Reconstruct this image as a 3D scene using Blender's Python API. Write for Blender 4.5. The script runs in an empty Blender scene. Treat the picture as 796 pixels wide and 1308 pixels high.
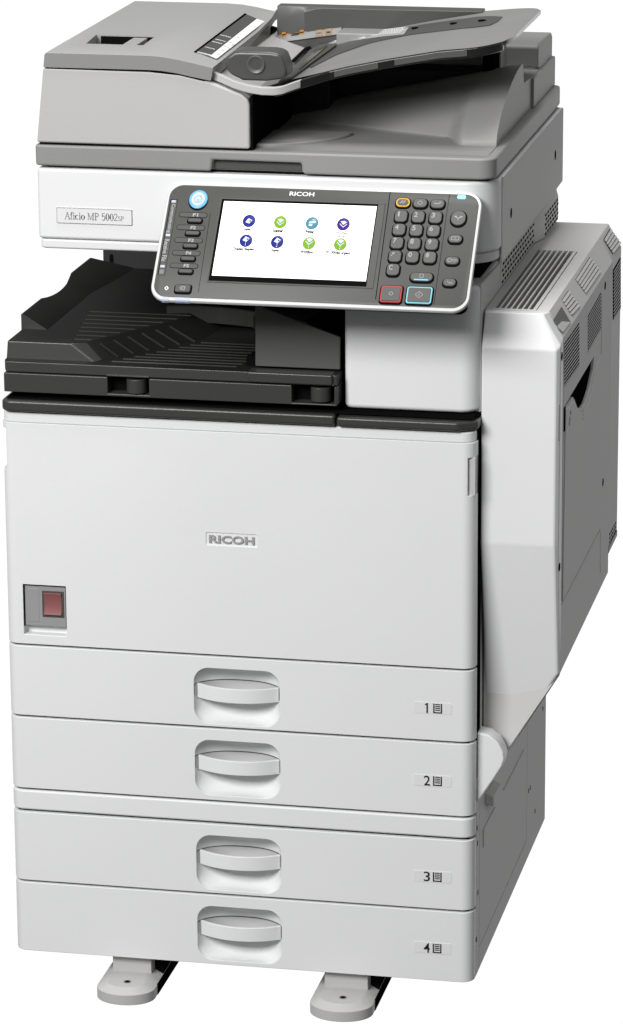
import bpy, bmesh, math, random
from mathutils import Vector, Matrix
random.seed(4)
S = bpy.context.scene
COL = S.collection
R = math.radians

# ------------------------------------------------------------------ camera
YAW, PITCH, ROLL = -0.2084, 0.2746, -0.0066
CAM = Vector((1.3292, -4.4589, 1.8819))
FPX = 4996.7
_f = Vector((math.sin(YAW)*math.cos(PITCH), math.cos(YAW)*math.cos(PITCH), -math.sin(PITCH)))
_r = Vector((math.cos(YAW), -math.sin(YAW), 0))
_u = _r.cross(_f)
CR = _r*math.cos(ROLL) + _u*math.sin(ROLL)
CU = -_r*math.sin(ROLL) + _u*math.cos(ROLL)
cam = bpy.data.objects.new('camera', bpy.data.cameras.new('camera'))
COL.objects.link(cam)
cam.matrix_world = Matrix(((CR.x, CU.x, -_f.x, CAM.x), (CR.y, CU.y, -_f.y, CAM.y), (CR.z, CU.z, -_f.z, CAM.z), (0, 0, 0, 1)))
cam.data.sensor_fit = 'HORIZONTAL'
cam.data.sensor_width = 36
cam.data.lens = 36*FPX/796
cam.data.clip_start = 0.05
cam.data.clip_end = 200
S.camera = cam

# ------------------------------------------------------------------ world: white studio sweep all round the far low side, dim room elsewhere
w = bpy.data.worlds.new('World')
S.world = w
w.use_nodes = True
nt = w.node_tree
nt.nodes.clear()
def N(t, **k):
    n = nt.nodes.new(t)
    for a, b in k.items():
        setattr(n, a, b)
    return n
out = N('ShaderNodeOutputWorld')
bg = N('ShaderNodeBackground')
tc = N('ShaderNodeTexCoord')
dot = N('ShaderNodeVectorMath', operation='DOT_PRODUCT')
dot.inputs[1].default_value = Vector((-0.15, 0.90, -0.42)).normalized()
mr = N('ShaderNodeMapRange', interpolation_type='SMOOTHSTEP')
mr.inputs['From Min'].default_value = math.cos(R(50))
mr.inputs['From Max'].default_value = math.cos(R(38))
sep = N('ShaderNodeSeparateXYZ')
mz = N('ShaderNodeMapRange', interpolation_type='SMOOTHSTEP')
mz.inputs['From Min'].default_value = 0.10
mz.inputs['From Max'].default_value = -0.02
mul = N('ShaderNodeMath', operation='MULTIPLY')
mix = N('ShaderNodeMix', data_type='RGBA')
FILL = 0.165
mix.inputs[6].default_value = (FILL, FILL, FILL*1.01, 1)
mix.inputs[7].default_value = (1.03, 1.03, 1.03, 1)
L = nt.links
mf = N('ShaderNodeMapRange', interpolation_type='SMOOTHSTEP')
mf.inputs['From Min'].default_value = -0.7
mf.inputs['From Max'].default_value = 0.5
mf.inputs['To Min'].default_value = 0.03
mf.inputs['To Max'].default_value = 0.27
L.new(sep.outputs['Z'], mf.inputs['Value'])
L.new(mf.outputs[0], mix.inputs[6])
L.new(tc.outputs['Generated'], dot.inputs[0])
L.new(dot.outputs['Value'], mr.inputs['Value'])
L.new(tc.outputs['Generated'], sep.inputs[0])
L.new(sep.outputs['Z'], mz.inputs['Value'])
L.new(mr.outputs[0], mul.inputs[0])
L.new(mz.outputs[0], mul.inputs[1])
L.new(mul.outputs[0], mix.inputs[0])
L.new(mix.outputs[2], bg.inputs['Color'])
bg.inputs['Strength'].default_value = 1.0
L.new(bg.outputs[0], out.inputs['Surface'])

# ------------------------------------------------------------------ studio lamps
def area(name, loc, target, sx, sy, power):
    l = bpy.data.lights.new(name, 'AREA')
    l.shape = 'RECTANGLE'
    l.size, l.size_y, l.energy = sx, sy, power
    l.color = (1.0, 0.995, 0.985)
    o = bpy.data.objects.new(name, l)
    COL.objects.link(o)
    o.location = loc
    o.rotation_euler = (Vector(target)-Vector(loc)).to_track_quat('-Z', 'Y').to_euler()
    return o
area('key_softbox', (-0.95, -3.55, 3.05), (0.28, 0.1, 0.78), 2.0, 1.4, 208)
area('top_softbox', (0.45, -0.1, 3.5), (0.40, 0.2, 1.0), 1.0, 1.0, 44)
S.view_settings.view_transform = 'Standard'
S.view_settings.look = 'None'
S.view_settings.exposure = 0
S.view_settings.gamma = 1
S.render.engine = 'CYCLES'

# ------------------------------------------------------------------ materials
def mat(name, col, rough=0.5, spec=0.35, metal=0.0, bump=0.0, bscale=900, var=0.02, vscale=6, emit=0, aniso=0):
    m = bpy.data.materials.new(name)
    m.use_nodes = True
    t = m.node_tree
    b = t.nodes['Principled BSDF']
    b.inputs['Roughness'].default_value = rough
    b.inputs['Specular IOR Level'].default_value = spec
    b.inputs['Metallic'].default_value = metal
    if isinstance(col, (int, float)):
        col = (col, col, col)
    g = t.nodes.new('ShaderNodeTexCoord')
    n = t.nodes.new('ShaderNodeTexNoise')
    n.inputs['Scale'].default_value = vscale
    n.inputs['Detail'].default_value = 4
    t.links.new(g.outputs['Object'], n.inputs['Vector'])
    mx = t.nodes.new('ShaderNodeMix')
    mx.data_type = 'RGBA'
    mx.inputs[6].default_value = tuple(c*(1-var) for c in col)+(1,)
    mx.inputs[7].default_value = tuple(min(1, c*(1+var)) for c in col)+(1,)
    t.links.new(n.outputs['Fac'], mx.inputs[0])
    t.links.new(mx.outputs[2], b.inputs['Base Color'])
    if emit:
        t.links.new(mx.outputs[2], b.inputs['Emission Color'])
        b.inputs['Emission Strength'].default_value = emit
    if bump:
        n2 = t.nodes.new('ShaderNodeTexNoise')
        n2.inputs['Scale'].default_value = bscale
        n2.inputs['Detail'].default_value = 2
        t.links.new(g.outputs['Object'], n2.inputs['Vector'])
        bp = t.nodes.new('ShaderNodeBump')
        bp.inputs['Strength'].default_value = bump
        bp.inputs['Distance'].default_value = 0.0006
        t.links.new(n2.outputs['Fac'], bp.inputs['Height'])
        t.links.new(bp.outputs['Normal'], b.inputs['Normal'])
    return m
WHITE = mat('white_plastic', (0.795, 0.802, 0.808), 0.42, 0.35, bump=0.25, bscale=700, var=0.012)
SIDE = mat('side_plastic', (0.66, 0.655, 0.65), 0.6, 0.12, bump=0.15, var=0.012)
GREY = mat('feeder_grey_plastic', (0.48, 0.478, 0.47), 0.5, 0.3, bump=0.25, var=0.015)
RIM = mat('lid_rim_plastic', (0.25, 0.249, 0.243), 0.5, 0.3, bump=0.3)
LID = mat('lid_grey_plastic', (0.335, 0.334, 0.328), 0.55, 0.3, bump=0.5, bscale=1300, var=0.03)
BASE = mat('platen_grey_plastic', (0.275, 0.274, 0.266), 0.45, 0.3, bump=0.3, var=0.02)
FOOT = mat('foot_grey_plastic', (0.50, 0.498, 0.49), 0.5, 0.3, bump=0.15, var=0.02)
CUP = mat('cup_shade_grip_grey', (0.50, 0.50, 0.505), 0.55, 0.2, var=0.01)  # grey that paints shade into the handle cups; also the finger grip
BAY = mat('shade_black_plastic', (0.018, 0.018, 0.0175), 0.5, 0.12, bump=0.2, var=0.04)  # black standing in for shade inside the output bay
DARK = mat('charcoal_plastic', (0.045, 0.045, 0.043), 0.34, 0.5, bump=0.2, var=0.04)
DEEP = mat('black_plastic_and_shade', (0.006, 0.006, 0.006), 0.8, 0.0, bump=0.1)  # black for dark parts and gaps, and for painted shade
PANEL = mat('panel_grey_plastic', (0.074, 0.074, 0.069), 0.45, 0.35, bump=0.15, var=0.02)
KEYM = mat('key_rubber', (0.082, 0.082, 0.077), 0.38, 0.45, var=0.02)
TRAY = mat('brushed_tray_plastic', (0.25, 0.249, 0.244), 0.35, 0.5, bump=0.2, var=0.08, vscale=30)
GLOSS = mat('glossy_black_edge', (0.012, 0.012, 0.012), 0.12, 0.7, var=0.05)
SCR = mat('lit_lcd_white', (0.97, 0.975, 1.0), 0.3, 0.2, var=0.004, emit=0.62)
INK = mat('black_ink', 0.02, 0.6, 0.2)
INKW = mat('white_ink', 0.75, 0.6, 0.2)
FENCE = mat('fence_plastic', (0.085, 0.085, 0.083), 0.35, 0.3)
KINK = mat('key_print', (0.36, 0.36, 0.36), 0.6, 0.2)
INKG = mat('grey_ink', (0.36, 0.36, 0.36), 0.6, 0.2)
INKM = mat('mid_grey_ink', (0.2, 0.2, 0.21), 0.6, 0.2)
PLATE = mat('satin_name_plate', (0.77, 0.775, 0.78), 0.35, 0.4)
LABEL = mat('label_paper', (0.75, 0.755, 0.76), 0.5, 0.3)
LABEL2 = mat('key_face_grey', (0.55, 0.56, 0.56), 0.5, 0.3)
PAPER = mat('white_label', (0.85, 0.85, 0.84), 0.5, 0.3)
RED = mat('red_rocker', (0.27, 0.10, 0.098), 0.4, 0.4)
REDR = mat('red_ring', (0.42, 0.045, 0.04), 0.4, 0.4)
CYAN = mat('cyan_ring', (0.20, 0.55, 0.68), 0.4, 0.4)
YEL = mat('amber_ring', (0.68, 0.40, 0.05), 0.4, 0.4)
BLUE = mat('sky_blue_ring', (0.13, 0.42, 0.72), 0.4, 0.4)
ICE = mat('pale_blue_lens', (0.50, 0.54, 0.68), 0.25, 0.5)
LEDB = mat('lit_blue_lamp', (0.25, 0.6, 0.9), 0.3, 0.5, emit=0.35)
NAVY = mat('icon_navy', (0.015, 0.018, 0.20), 0.4, 0.2)
LIME = mat('icon_lime', (0.18, 0.35, 0.015), 0.4, 0.2)
TEAL = mat('icon_teal', (0.06, 0.22, 0.30), 0.4, 0.2)
VIOL = mat('icon_violet', (0.045, 0.012, 0.2), 0.4, 0.2)
ICONW = mat('icon_pale_mark', (0.62, 0.68, 0.8), 0.4, 0.2)
ORANGE = mat('orange_ink', (0.48, 0.22, 0.04), 0.5, 0.3)
SWITCHG = mat('smoked_switch_cover', (0.33, 0.326, 0.33), 0.3, 0.5)
METAL = mat('screw_metal', (0.35, 0.35, 0.35), 0.35, 0.5, metal=0.8)

# ------------------------------------------------------------------ helpers
def hit(x, y, p, n):
    """point of a known real plane (p, n) seen at photograph position x, y"""
    d = _f + CR*((x-398)/FPX) - CU*((y-654)/FPX)
    n = Vector(n)
    return CAM + d*((Vector(p)-CAM).dot(n)/d.dot(n))
def hx(x, y, X): return hit(x, y, (X, 0, 0), (1, 0, 0))
def hy(x, y, Y): return hit(x, y, (0, Y, 0), (0, 1, 0))
def hz(x, y, Z): return hit(x, y, (0, 0, Z), (0, 0, 1))

def box(bm, x0, x1, y0, y1, z0, z1, mi=0):
    v = [bm.verts.new((x, y, z)) for z in (z0, z1) for y in (y0, y1) for x in (x0, x1)]
    for f in ((0, 2, 3, 1), (4, 5, 7, 6), (0, 1, 5, 4), (2, 6, 7, 3), (0, 4, 6, 2), (1, 3, 7, 5)):
        bm.faces.new([v[i] for i in f]).material_index = mi
    return v
def loft(bm, rings, cap=True, mi=0):
    """closed rings of equal length joined in order"""
    vs = [[bm.verts.new(p) for p in r] for r in rings]
    n = len(vs[0])
    for a, b in zip(vs, vs[1:]):
        for i in range(n):
            bm.faces.new((a[i], a[(i+1) % n], b[(i+1) % n], b[i])).material_index = mi
    if cap:
        bm.faces.new(vs[0][::-1]).material_index = mi
        bm.faces.new(vs[-1]).material_index = mi
def prism(bm, poly, axis, a, b, mi=0):
    def P(p, c):
        return {'x': (c, p[0], p[1]), 'y': (p[0], c, p[1]), 'z': (p[0], p[1], c)}[axis]
    loft(bm, [[P(p, a) for p in poly], [P(p, b) for p in poly]], True, mi)
def rr(x0, x1, y0, y1, r, n=6, corners=(1, 1, 1, 1)):
    """rounded rectangle outline, corners: bl br tr tl"""
    c = [(x0, y0, 180), (x1, y0, 270), (x1, y1, 0), (x0, y1, 90)]
    pts = []
    for (cx, cy, a0), k in zip(c, corners):
        rad = r*k
        if rad <= 0:
            pts.append((cx, cy)); continue
        ox = cx + (rad if cx == x0 else -rad)
        oy = cy + (rad if cy == y0 else -rad)
        for i in range(n+1):
            a = R(a0 + 90*i/n)
            pts.append((ox+rad*math.cos(a), oy+rad*math.sin(a)))
    return pts
def mk(name, bm, m, parent=None, bevel=0, seg=2, M=None, ang=30, recalc=True, wn=True):
    if M is not None:
        bmesh.ops.transform(bm, matrix=M, verts=bm.verts)
    if recalc:
        bmesh.ops.recalc_face_normals(bm, faces=bm.faces)
    me = bpy.data.meshes.new(name)
    bm.to_mesh(me)
    bm.free()
    for k in (m if isinstance(m, (list, tuple)) else [m]):
        me.materials.append(k)
    o = bpy.data.objects.new(name, me)
    COL.objects.link(o)
    me.polygons.foreach_set('use_smooth', [True]*len(me.polygons))
    me.set_sharp_from_angle(angle=R(38))
    if parent is not None:
        o.parent = parent
        if parent is ROOT:
            o.matrix_parent_inverse = Matrix.Translation(-ROOT.location)
    if bevel:
        bv = o.modifiers.new('bevel', 'BEVEL')
        bv.width = bevel; bv.segments = seg; bv.limit_method = 'ANGLE'; bv.angle_limit = R(ang)
        bv.harden_normals = True
        bv.use_clamp_overlap = True
    return o
def cut(o, bm):
    """bake a boolean difference into o; the cutter is deleted"""
    bmesh.ops.recalc_face_normals(bm, faces=bm.faces)
    me = bpy.data.meshes.new('c'); bm.to_mesh(me); bm.free()
    c = bpy.data.objects.new('c', me); COL.objects.link(c)
    keep = [(m_.width, m_.segments, m_.angle_limit) for m_ in o.modifiers]
    o.modifiers.clear()
    md = o.modifiers.new('b', 'BOOLEAN'); md.operation = 'DIFFERENCE'; md.solver = 'EXACT'; md.object = c
    bpy.context.view_layer.update()
    dg = bpy.context.evaluated_depsgraph_get()
    new = bpy.data.meshes.new_from_object(o.evaluated_get(dg))
    o.modifiers.clear()
    new.name = o.data.name
    o.data = new
    new.polygons.foreach_set('use_smooth', [True]*len(new.polygons))
    new.set_sharp_from_angle(angle=R(38))
    bpy.data.objects.remove(c)
    for wd, sg, al in keep:
        bv = o.modifiers.new('bevel', 'BEVEL')
        bv.width = wd; bv.segments = sg; bv.limit_method = 'ANGLE'; bv.angle_limit = al; bv.harden_normals = True
    return o
def frame(origin, xv, yv):
    """local x right, y up, z out of the face"""
    xv = Vector(xv).normalized(); yv = Vector(yv).normalized(); zv = xv.cross(yv).normalized(); yv = zv.cross(xv)
    o = Vector(origin)
    return Matrix(((xv.x, yv.x, zv.x, o.x), (xv.y, yv.y, zv.y, o.y), (xv.z, yv.z, zv.z, o.z), (0, 0, 0, 1)))
def text_bm(s, size, width=None, height=None, bold=0.0, ext=0.0002, align='CENTER'):
    c = bpy.data.curves.new('t', 'FONT'); c.body = s; c.size = size; c.extrude = ext; c.offset = bold
    c.align_x = align; c.align_y = 'CENTER'; c.resolution_u = 3
    o = bpy.data.objects.new('t', c); COL.objects.link(o)
    bpy.context.view_layer.update()
    me = bpy.data.meshes.new_from_object(o.evaluated_get(bpy.context.evaluated_depsgraph_get()))
    bpy.data.objects.remove(o)
    bm = bmesh.new(); bm.from_mesh(me); bpy.data.meshes.remove(me)
    if len(bm.verts):
        xs = [v.co.x for v in bm.verts]; ys = [v.co.y for v in bm.verts]
        sx = width/(max(xs)-min(xs)) if width else 1
        sy = height/(max(ys)-min(ys)) if height else (1 if not width else None)
        cx = (max(xs)+min(xs))/2; cy = (max(ys)+min(ys))/2
        if sy is None: sy = 1
        for v in bm.verts:
            v.co.x = (v.co.x-(cx if align == 'CENTER' else 0))*sx
            v.co.y = (v.co.y-cy)*sy
    for f in bm.faces: f.material_index = 0
    return bm
def add(dst, src, M=None, mi=0):
    """append src bmesh into dst"""
    if M is not None:
        bmesh.ops.transform(src, matrix=M, verts=src.verts)
    for f in src.faces: f.material_index = mi
    me = bpy.data.meshes.new('x'); src.to_mesh(me); src.free()
    dst.from_mesh(me)
    bpy.data.meshes.remove(me)
def cyl(bm, c, r, depth, axis='z', n=32, mi=0, r2=None):
    r2 = r if r2 is None else r2
    def ring(rad, k):
        out_ = []
        for i in range(n):
            a = 2*math.pi*i/n; p, q = rad*math.cos(a), rad*math.sin(a)
            out_.append({'z': (c[0]+p, c[1]+q, c[2]+k), 'y': (c[0]+p, c[1]+k, c[2]+q), 'x': (c[0]+k, c[1]+p, c[2]+q)}[axis])
        return out_
    loft(bm, [ring(r, 0), ring(r2, depth)], True, mi)

W = 0.587
ROOT = bpy.data.objects.new('photocopier', None)
COL.objects.link(ROOT)
ROOT.location = (0.30, 0.28, -0.045)
ROOT['label'] = 'tall white and grey office photocopier with tilted touch screen above four paper drawers'
ROOT['category'] = 'photocopier'

FRONT = [(p[0], p[1]) for p in rr(-0.003, W, 0.0, 0.0205, 0.016, corners=(1, 1, 0, 0))]
FRONT = FRONT[:-1]+[(W-0.007, 0.0205), (W-0.007, 0.0370), (-0.003, 0.0370)]
# ================================================================== LOWER CABINET
bm = bmesh.new()
prism(bm, rr(0.004, 0.5835, 0.0375, 0.60, 0.012), 'z', 0.004, 0.722)
cab = mk('cabinet', bm, SIDE, ROOT, 0.001)

# right flank of the cabinet: separate pressed panels with seams between them
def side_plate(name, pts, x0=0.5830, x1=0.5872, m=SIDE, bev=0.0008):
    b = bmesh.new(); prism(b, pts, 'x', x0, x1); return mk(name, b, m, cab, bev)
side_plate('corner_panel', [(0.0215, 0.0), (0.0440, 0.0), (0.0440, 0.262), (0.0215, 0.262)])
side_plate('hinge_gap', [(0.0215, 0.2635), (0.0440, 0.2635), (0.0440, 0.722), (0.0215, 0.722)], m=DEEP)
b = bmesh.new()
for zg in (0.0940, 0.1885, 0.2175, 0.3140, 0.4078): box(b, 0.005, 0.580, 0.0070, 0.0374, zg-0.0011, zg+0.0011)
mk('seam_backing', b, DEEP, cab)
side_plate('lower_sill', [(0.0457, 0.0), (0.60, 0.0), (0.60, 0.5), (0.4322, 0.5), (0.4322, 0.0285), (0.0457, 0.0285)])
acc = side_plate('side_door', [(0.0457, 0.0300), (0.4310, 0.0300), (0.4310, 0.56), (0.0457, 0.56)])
b = bmesh.new()
pp = [hx(*q, 0.5872) for q in ((617, 1060), (669, 957), (669, 973), (617, 1083))]
pp = [(p.y, p.z) for p in pp]
prism(b, pp, 'x', 0.5870, 0.5886)
mk('pressed_panel', b, SIDE, acc, 0.0007)
b = bmesh.new()
pp = [hx(*q, 0.5872) for q in ((620, 1027), (620, 1014), (631, 996), (636, 1006), (625, 1028))]
loft(b, [[Vector((0.5872, p.y, p.z)) for p in pp], [Vector((0.597, p.y*0.9+0.012, p.z-0.004)) for p in pp]])
mk('door_latch', b, SIDE, acc, 0.001)
b = bmesh.new()
for q in ((608, 1058), (608.5, 1077), (609, 1140), (607, 1200), (676, 1006), (682, 1036), (692, 905), (674, 1010)):
    p = hx(q[0]+1.5, q[1], 0.5872)
    box(b, 0.5868, 0.5875, p.y-0.0022, p.y+0.0022, p.z-0.003, p.z+0.003)
    mk('side_slot', b, DEEP, acc); b = bmesh.new()
# quarter-round hinge boss beside the second drawer
b = bmesh.new()
pts = [hy(*q, 0.024) for q in ((609, 935.5), (613.8, 935.8), (624.8, 938.5), (635.8, 946.8), (642.7, 959), (644.9, 968.8), (641.5, 979), (630, 997), (613.8, 1020), (609, 1026))]
prism(b, [(p.x, p.z) for p in pts], 'y', 0.022, 0.050)
mk('hinge_cover', b, WHITE, cab, 0.006, 4, ang=40)

# ---- trim between door and output bay
b = bmesh.new()
prism(b, rr(-0.0005, 0.4165, -0.006, 0.05, 0.012, corners=(1, 0, 0, 0)), 'z', 0.7075, 0.7215)
mk('top_trim', b, DARK, cab, 0.0035, 3)
b = bmesh.new()
prism(b, [(0.4185, -0.006), (0.566, -0.006), (0.589, 0.008), (0.589, 0.06), (0.4185, 0.06)], 'z', 0.7075, 0.7195)
mk('top_trim', b, DARK, cab, 0.0035, 3)
b = bmesh.new(); box(b, 0.006, 0.584, 0.004, 0.59, 0.7215, 0.7235)
mk('deck_plate', b, DEEP, cab)

# ---- front door
b = bmesh.new()
prism(b, FRONT, 'z', 0.4093, 0.6925)
door = mk('front_door', b, WHITE, ROOT, 0.0022, 3)
c = bmesh.new()
p0 = hy(29, 746, 0); p1 = hy(85, 814, 0)
SX0, SX1, SZ0, SZ1 = 0.0205, 0.0755, 0.4215, 0.4865
box(c, SX0, SX1, -0.01, 0.014, SZ0, SZ1)
box(c, 0.5775, 0.60, -0.01, 0.020, 0.627, 0.674)          # finger notch right
box(c, -0.02, 0.0035, -0.01, 0.05, 0.632, 0.684)          # finger notch left
prism(c, rr(0.2545, 0.3185, 0.5495, 0.5655, 0.002), 'y', -0.01, 0.0012)
cut(door, c)
door.modifiers[0].width = 0.0016
b = bmesh.new()
prism(b, rr(-0.0015, W-0.0015, 0.0015, 0.0205, 0.0155, corners=(1, 1, 0, 0)), 'z', 0.6925, 0.7055)
mk('door_top_rail', b, WHITE, door, 0.002, 2)
b = bmesh.new(); box(b, 0.5774, 0.5862, 0.0055, 0.0200, 0.6268, 0.6742); mk('finger_grip', b, CUP, door, 0.0006)
# raised maker's name
b = text_bm('RICOH', 0.015, 0.0565, 0.0098, bold=0.00035, ext=0.0010)
mk('name_letters', b, INKG, door, M=frame((0.2865, 0.0003, 0.5575), (1, 0, 0), (0, 0, 1)), recalc=False)
# power switch behind its smoked cover
b = bmesh.new()
prism(b, rr(SX0+0.001, SX1-0.001, SZ0+0.0105, SZ1-0.001, 0.002), 'y', 0.0035, 0.010)
sw = mk('switch_cover', b, SWITCHG, door, 0.0012, 2)
b = bmesh.new(); prism(b, rr(SX0+0.0045, 0.0400, SZ0+0.016, SZ1-0.006, 0.002), 'y', 0.0031, 0.006); mk('cover_step', b, SWITCHG, sw, 0.0005)
b = bmesh.new(); prism(b, rr(0.0440, 0.0720, 0.4445, 0.4785, 0.001), 'y', 0.0028, 0.0060); mk('switch_bezel', b, PANEL, sw, 0.0005)
b = bmesh.new()
loft(b, [[(0.0465, yy, zz), (0.0690, yy, zz), (0.0690, 0.009, zz), (0.0465, 0.009, zz)] for yy, zz in ((0.0005, 0.4760), (0.0022, 0.470), (0.0028, 0.462), (0.0020, 0.454), (0.0002, 0.4480))])
mk('rocker_switch', b, RED, sw, 0.0006)
b = bmesh.new(); 
for (x0, x1, z0, z1) in ((SX0, SX1, SZ1-0.0013, SZ1-0.0002), (SX0, SX0+0.001, SZ0+0.0105, SZ1), (SX1-0.001, SX1, SZ0+0.0105, SZ1)):
    box(b, x0, x1, 0.0015, 0.008, z0, z1)
mk('switch_seal', b, DEEP, sw)

# ---- paper drawers
def drawer(z0, z1, num):
    b = bmesh.new()
    prism(b, FRONT, 'z', z0, z1)
    d = mk('paper_drawer', b, WHITE, ROOT, 0.0028, 3)
    pz1 = z1-0.0150; pz0 = pz1-0.0715
    px0, px1 = 0.2365, 0.3445
    c = bmesh.new()
    o0 = rr(px0, px1, pz0, pz1, 0.019, 8)
    cx, cz = (px0+px1)/2, (pz0+pz1)/2
    def sc(k, kz=None):
        kz = k if kz is None else kz
        return [(cx+(p[0]-cx)*k, cz+(p[1]-cz)*kz) for p in o0]
    hz1 = pz1-0.0225; hh = 0.0185
    zs = [pz1-0.0715*(1-math.cos(math.pi*i/26))/2 for i in range(27)]
    zs = sorted(set(zs+[hz1, hz1-hh]), reverse=True)
    Rr = 0.019
    rings = []
    def hw_(z):
        e_ = min(pz1-z, z-pz0); e_ = max(e_, 0.0)
        return (px1-px0)/2 - (Rr-math.sqrt(max(0, Rr*Rr-(Rr-e_)**2)) if e_ < Rr else 0)
    def dp_(z):
        if z >= hz1: return 0.003+0.027*math.sqrt(max(0, 1-((z-hz1)/(pz1-hz1))**2))
        if z >= hz1-hh: return 0.030
        return 0.003+0.021*math.sqrt(max(0, 1-((hz1-hh-z)/(hz1-hh-pz0))**2.2))
    for z in zs:
        h_, d_ = hw_(z), dp_(z)
        ring_ = [(cx-h_, -0.01, z)]
        for i in range(33):
            q = math.cos(math.pi*(1-i/32))
            ring_.append((cx+h_*q, 0.001+(d_-0.001)*(max(0, 1-abs(q)**2.4))**(1/1.6), z))
        ring_.append((cx+h_, -0.01, z))
        rings.append(ring_)
    loft(c, rings)
    cut(d, c)
    # curved pull: a shallow half-moon cup bridging the pocket
    hm = bmesh.new()
    n = 28
    xa, xb = px0+0.0010, px1-0.0010
    def arcy(q): return 0.0075-0.0165*(1-abs(q)**2.1)
    fr = [(cx+(xb-xa)/2*(2*i/n-1), arcy(2*i/n-1)) for i in range(n+1)]
    bk = [(cx+(x-cx)*0.950, y+0.0034) for x, y in fr][::-1]
    prism(hm, fr+bk, 'z', hz1-hh, hz1)
    def arcb(q): return 0.0075+0.0205*(1-abs(q)**2.4)**(1/1.6)
    flo = [(x, y+0.001) for x, y in fr[1:-1]]+[(cx+(xb-xa)/2*0.97*q, arcb(q)) for q in [1-2*i/20 for i in range(1, 20)]]
    prism(hm, flo, 'z', hz1-hh+0.0003, hz1-hh+0.003)
    mk('drawer_handle', hm, WHITE, d, 0.0008, 2, ang=50)
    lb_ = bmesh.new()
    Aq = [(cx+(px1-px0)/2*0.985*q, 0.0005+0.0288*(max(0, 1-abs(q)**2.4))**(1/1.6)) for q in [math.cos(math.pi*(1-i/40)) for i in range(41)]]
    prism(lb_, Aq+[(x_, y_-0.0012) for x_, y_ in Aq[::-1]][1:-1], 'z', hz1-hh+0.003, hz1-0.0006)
    mk('cup_shade_liner', lb_, CUP, d)  # darker sheet paints shade into the white cup interior
    gb = bmesh.new()
    hw2 = (px1-px0)/2
    A1 = [(cx+hw2*q, 0.0005+0.0290*(max(0, 1-abs(q)**2.4))**(1/1.6)) for q in [math.cos(math.pi*(1-i/40)) for i in range(41)]]
    for (x0_, y0_), (x1_, y1_) in zip(A1, A1[1:]):
        v = [gb.verts.new(p) for p in ((x0_, y0_-0.0004, hz1-0.0005), (x1_, y1_-0.0004, hz1-0.0005), (x1_, y1_-0.0004, hz1+0.0004), (x0_, y0_-0.0004, hz1+0.0004))]
        gb.faces.new(v)
    bmesh.ops.remove_doubles(gb, verts=gb.verts, dist=1e-5)
    r_ = bmesh.ops.extrude_face_region(gb, geom=gb.faces[:])
    bmesh.ops.translate(gb, verts=[g_ for g_ in r_['geom'] if isinstance(g_, bmesh.types.BMVert)], vec=(0, 0.002, 0))
    mk('cup_gap', gb, PANEL, d)
    # back half of the cup
    # number label
    lz = z1-0.0492
    lb = bmesh.new(); prism(lb, rr(0.5125, 0.5595, lz-0.0072, lz+0.0072, 0.002), 'y', -0.0004, 0.0005)
    lab = mk('number_label', lb, LABEL, d)
    nb = text_bm(num, 0.016, 0.0019 if num == '1' else 0.0078, 0.0128, bold=0.00012, ext=0.0001)
    bmesh.ops.transform(nb, matrix=frame((0.5290, -0.0006, lz), (1, 0, 0), (0, 0, 1)), verts=nb.verts)
    ib = bmesh.new()
    x0, x1, t = 0.5365, 0.5475, 0.0016
    if num == '1': prism(ib, [(0.5282, lz+0.0064), (0.5282, lz+0.0046), (0.5262, lz+0.0030), (0.5262, lz+0.0046)], 'y', -0.0007, -0.0005)
    h = 0.0062
    box(ib, x0, x0+t, -0.0007, -0.0005, lz-h, lz+h)
    box(ib, x1-t, x1, -0.0007, -0.0005, lz-h, lz+h)
    box(ib, x0+t, x1-t, -0.0007, -0.0005, lz-h, lz-h+t)
    for k in range(4):
        zz = lz-h+0.0034+k*0.0024
        box(ib, x0+t+0.0008, x1-t-0.0008, -0.0007, -0.0005, zz, zz+0.0013)
    me = bpy.data.meshes.new('x'); ib.to_mesh(me); ib.free(); nb.from_mesh(me)
    for f in nb.faces: f.material_index = 0
    mk('label_print', nb, INK, d, recalc=False)
    return d
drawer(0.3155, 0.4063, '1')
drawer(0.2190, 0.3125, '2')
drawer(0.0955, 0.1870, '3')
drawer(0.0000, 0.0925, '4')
b = bmesh.new()
prism(b, FRONT, 'z', 0.1900, 0.2160)
mk('filler_strip', b, WHITE, ROOT, 0.0028, 3)

# ---- stabiliser feet
def foot(x0, x1):
    cx = (x0+x1)/2; r = (x1-x0)/2; yc = -0.0475+r*0.80
    def outline(k, z, n=20):
        pts = [(cx+k*math.cos(R(180+180*i/n))*1.0, yc+k*0.80*math.sin(R(180+180*i/n)), z) for i in range(n+1)]
        return pts+[(cx+k, 0.30, z), (cx-k, 0.30, z)]
    b = bmesh.new()
    loft(b, [outline(r, -0.045), outline(r, -0.0315), outline(r-0.0125, -0.0245)])
    f = mk('stabiliser_foot', b, FOOT, ROOT, 0.0012, 2)
    b = bmesh.new(); cyl(b, (cx+0.002, yc-0.002, -0.0247), 0.0048, 0.0006); mk('foot_screw', b, METAL, f)
    b = bmesh.new(); cyl(b, (cx+0.002, yc-0.002, -0.0241), 0.0030, 0.0003); mk('screw_socket', b, DEEP, f)
    b = bmesh.new(); box(b, cx-r+0.0125, cx+r-0.012, 0.012, 0.28, -0.0250, 0.0035); mk('foot_bracket', b, FOOT, f, 0.001)
    b = bmesh.new(); box(b, cx+r-0.0118, cx+r-0.0115+0.0102, 0.030, 0.30, -0.0305, 0.003); box(b, cx+r-0.001, cx+r+0.0006, yc+0.012, 0.30, -0.0448, -0.031); mk('foot_side_shade', b, DEEP, f)  # black strips paint the shaded right side of the foot
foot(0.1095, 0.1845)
foot(0.3840, 0.4640)

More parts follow.
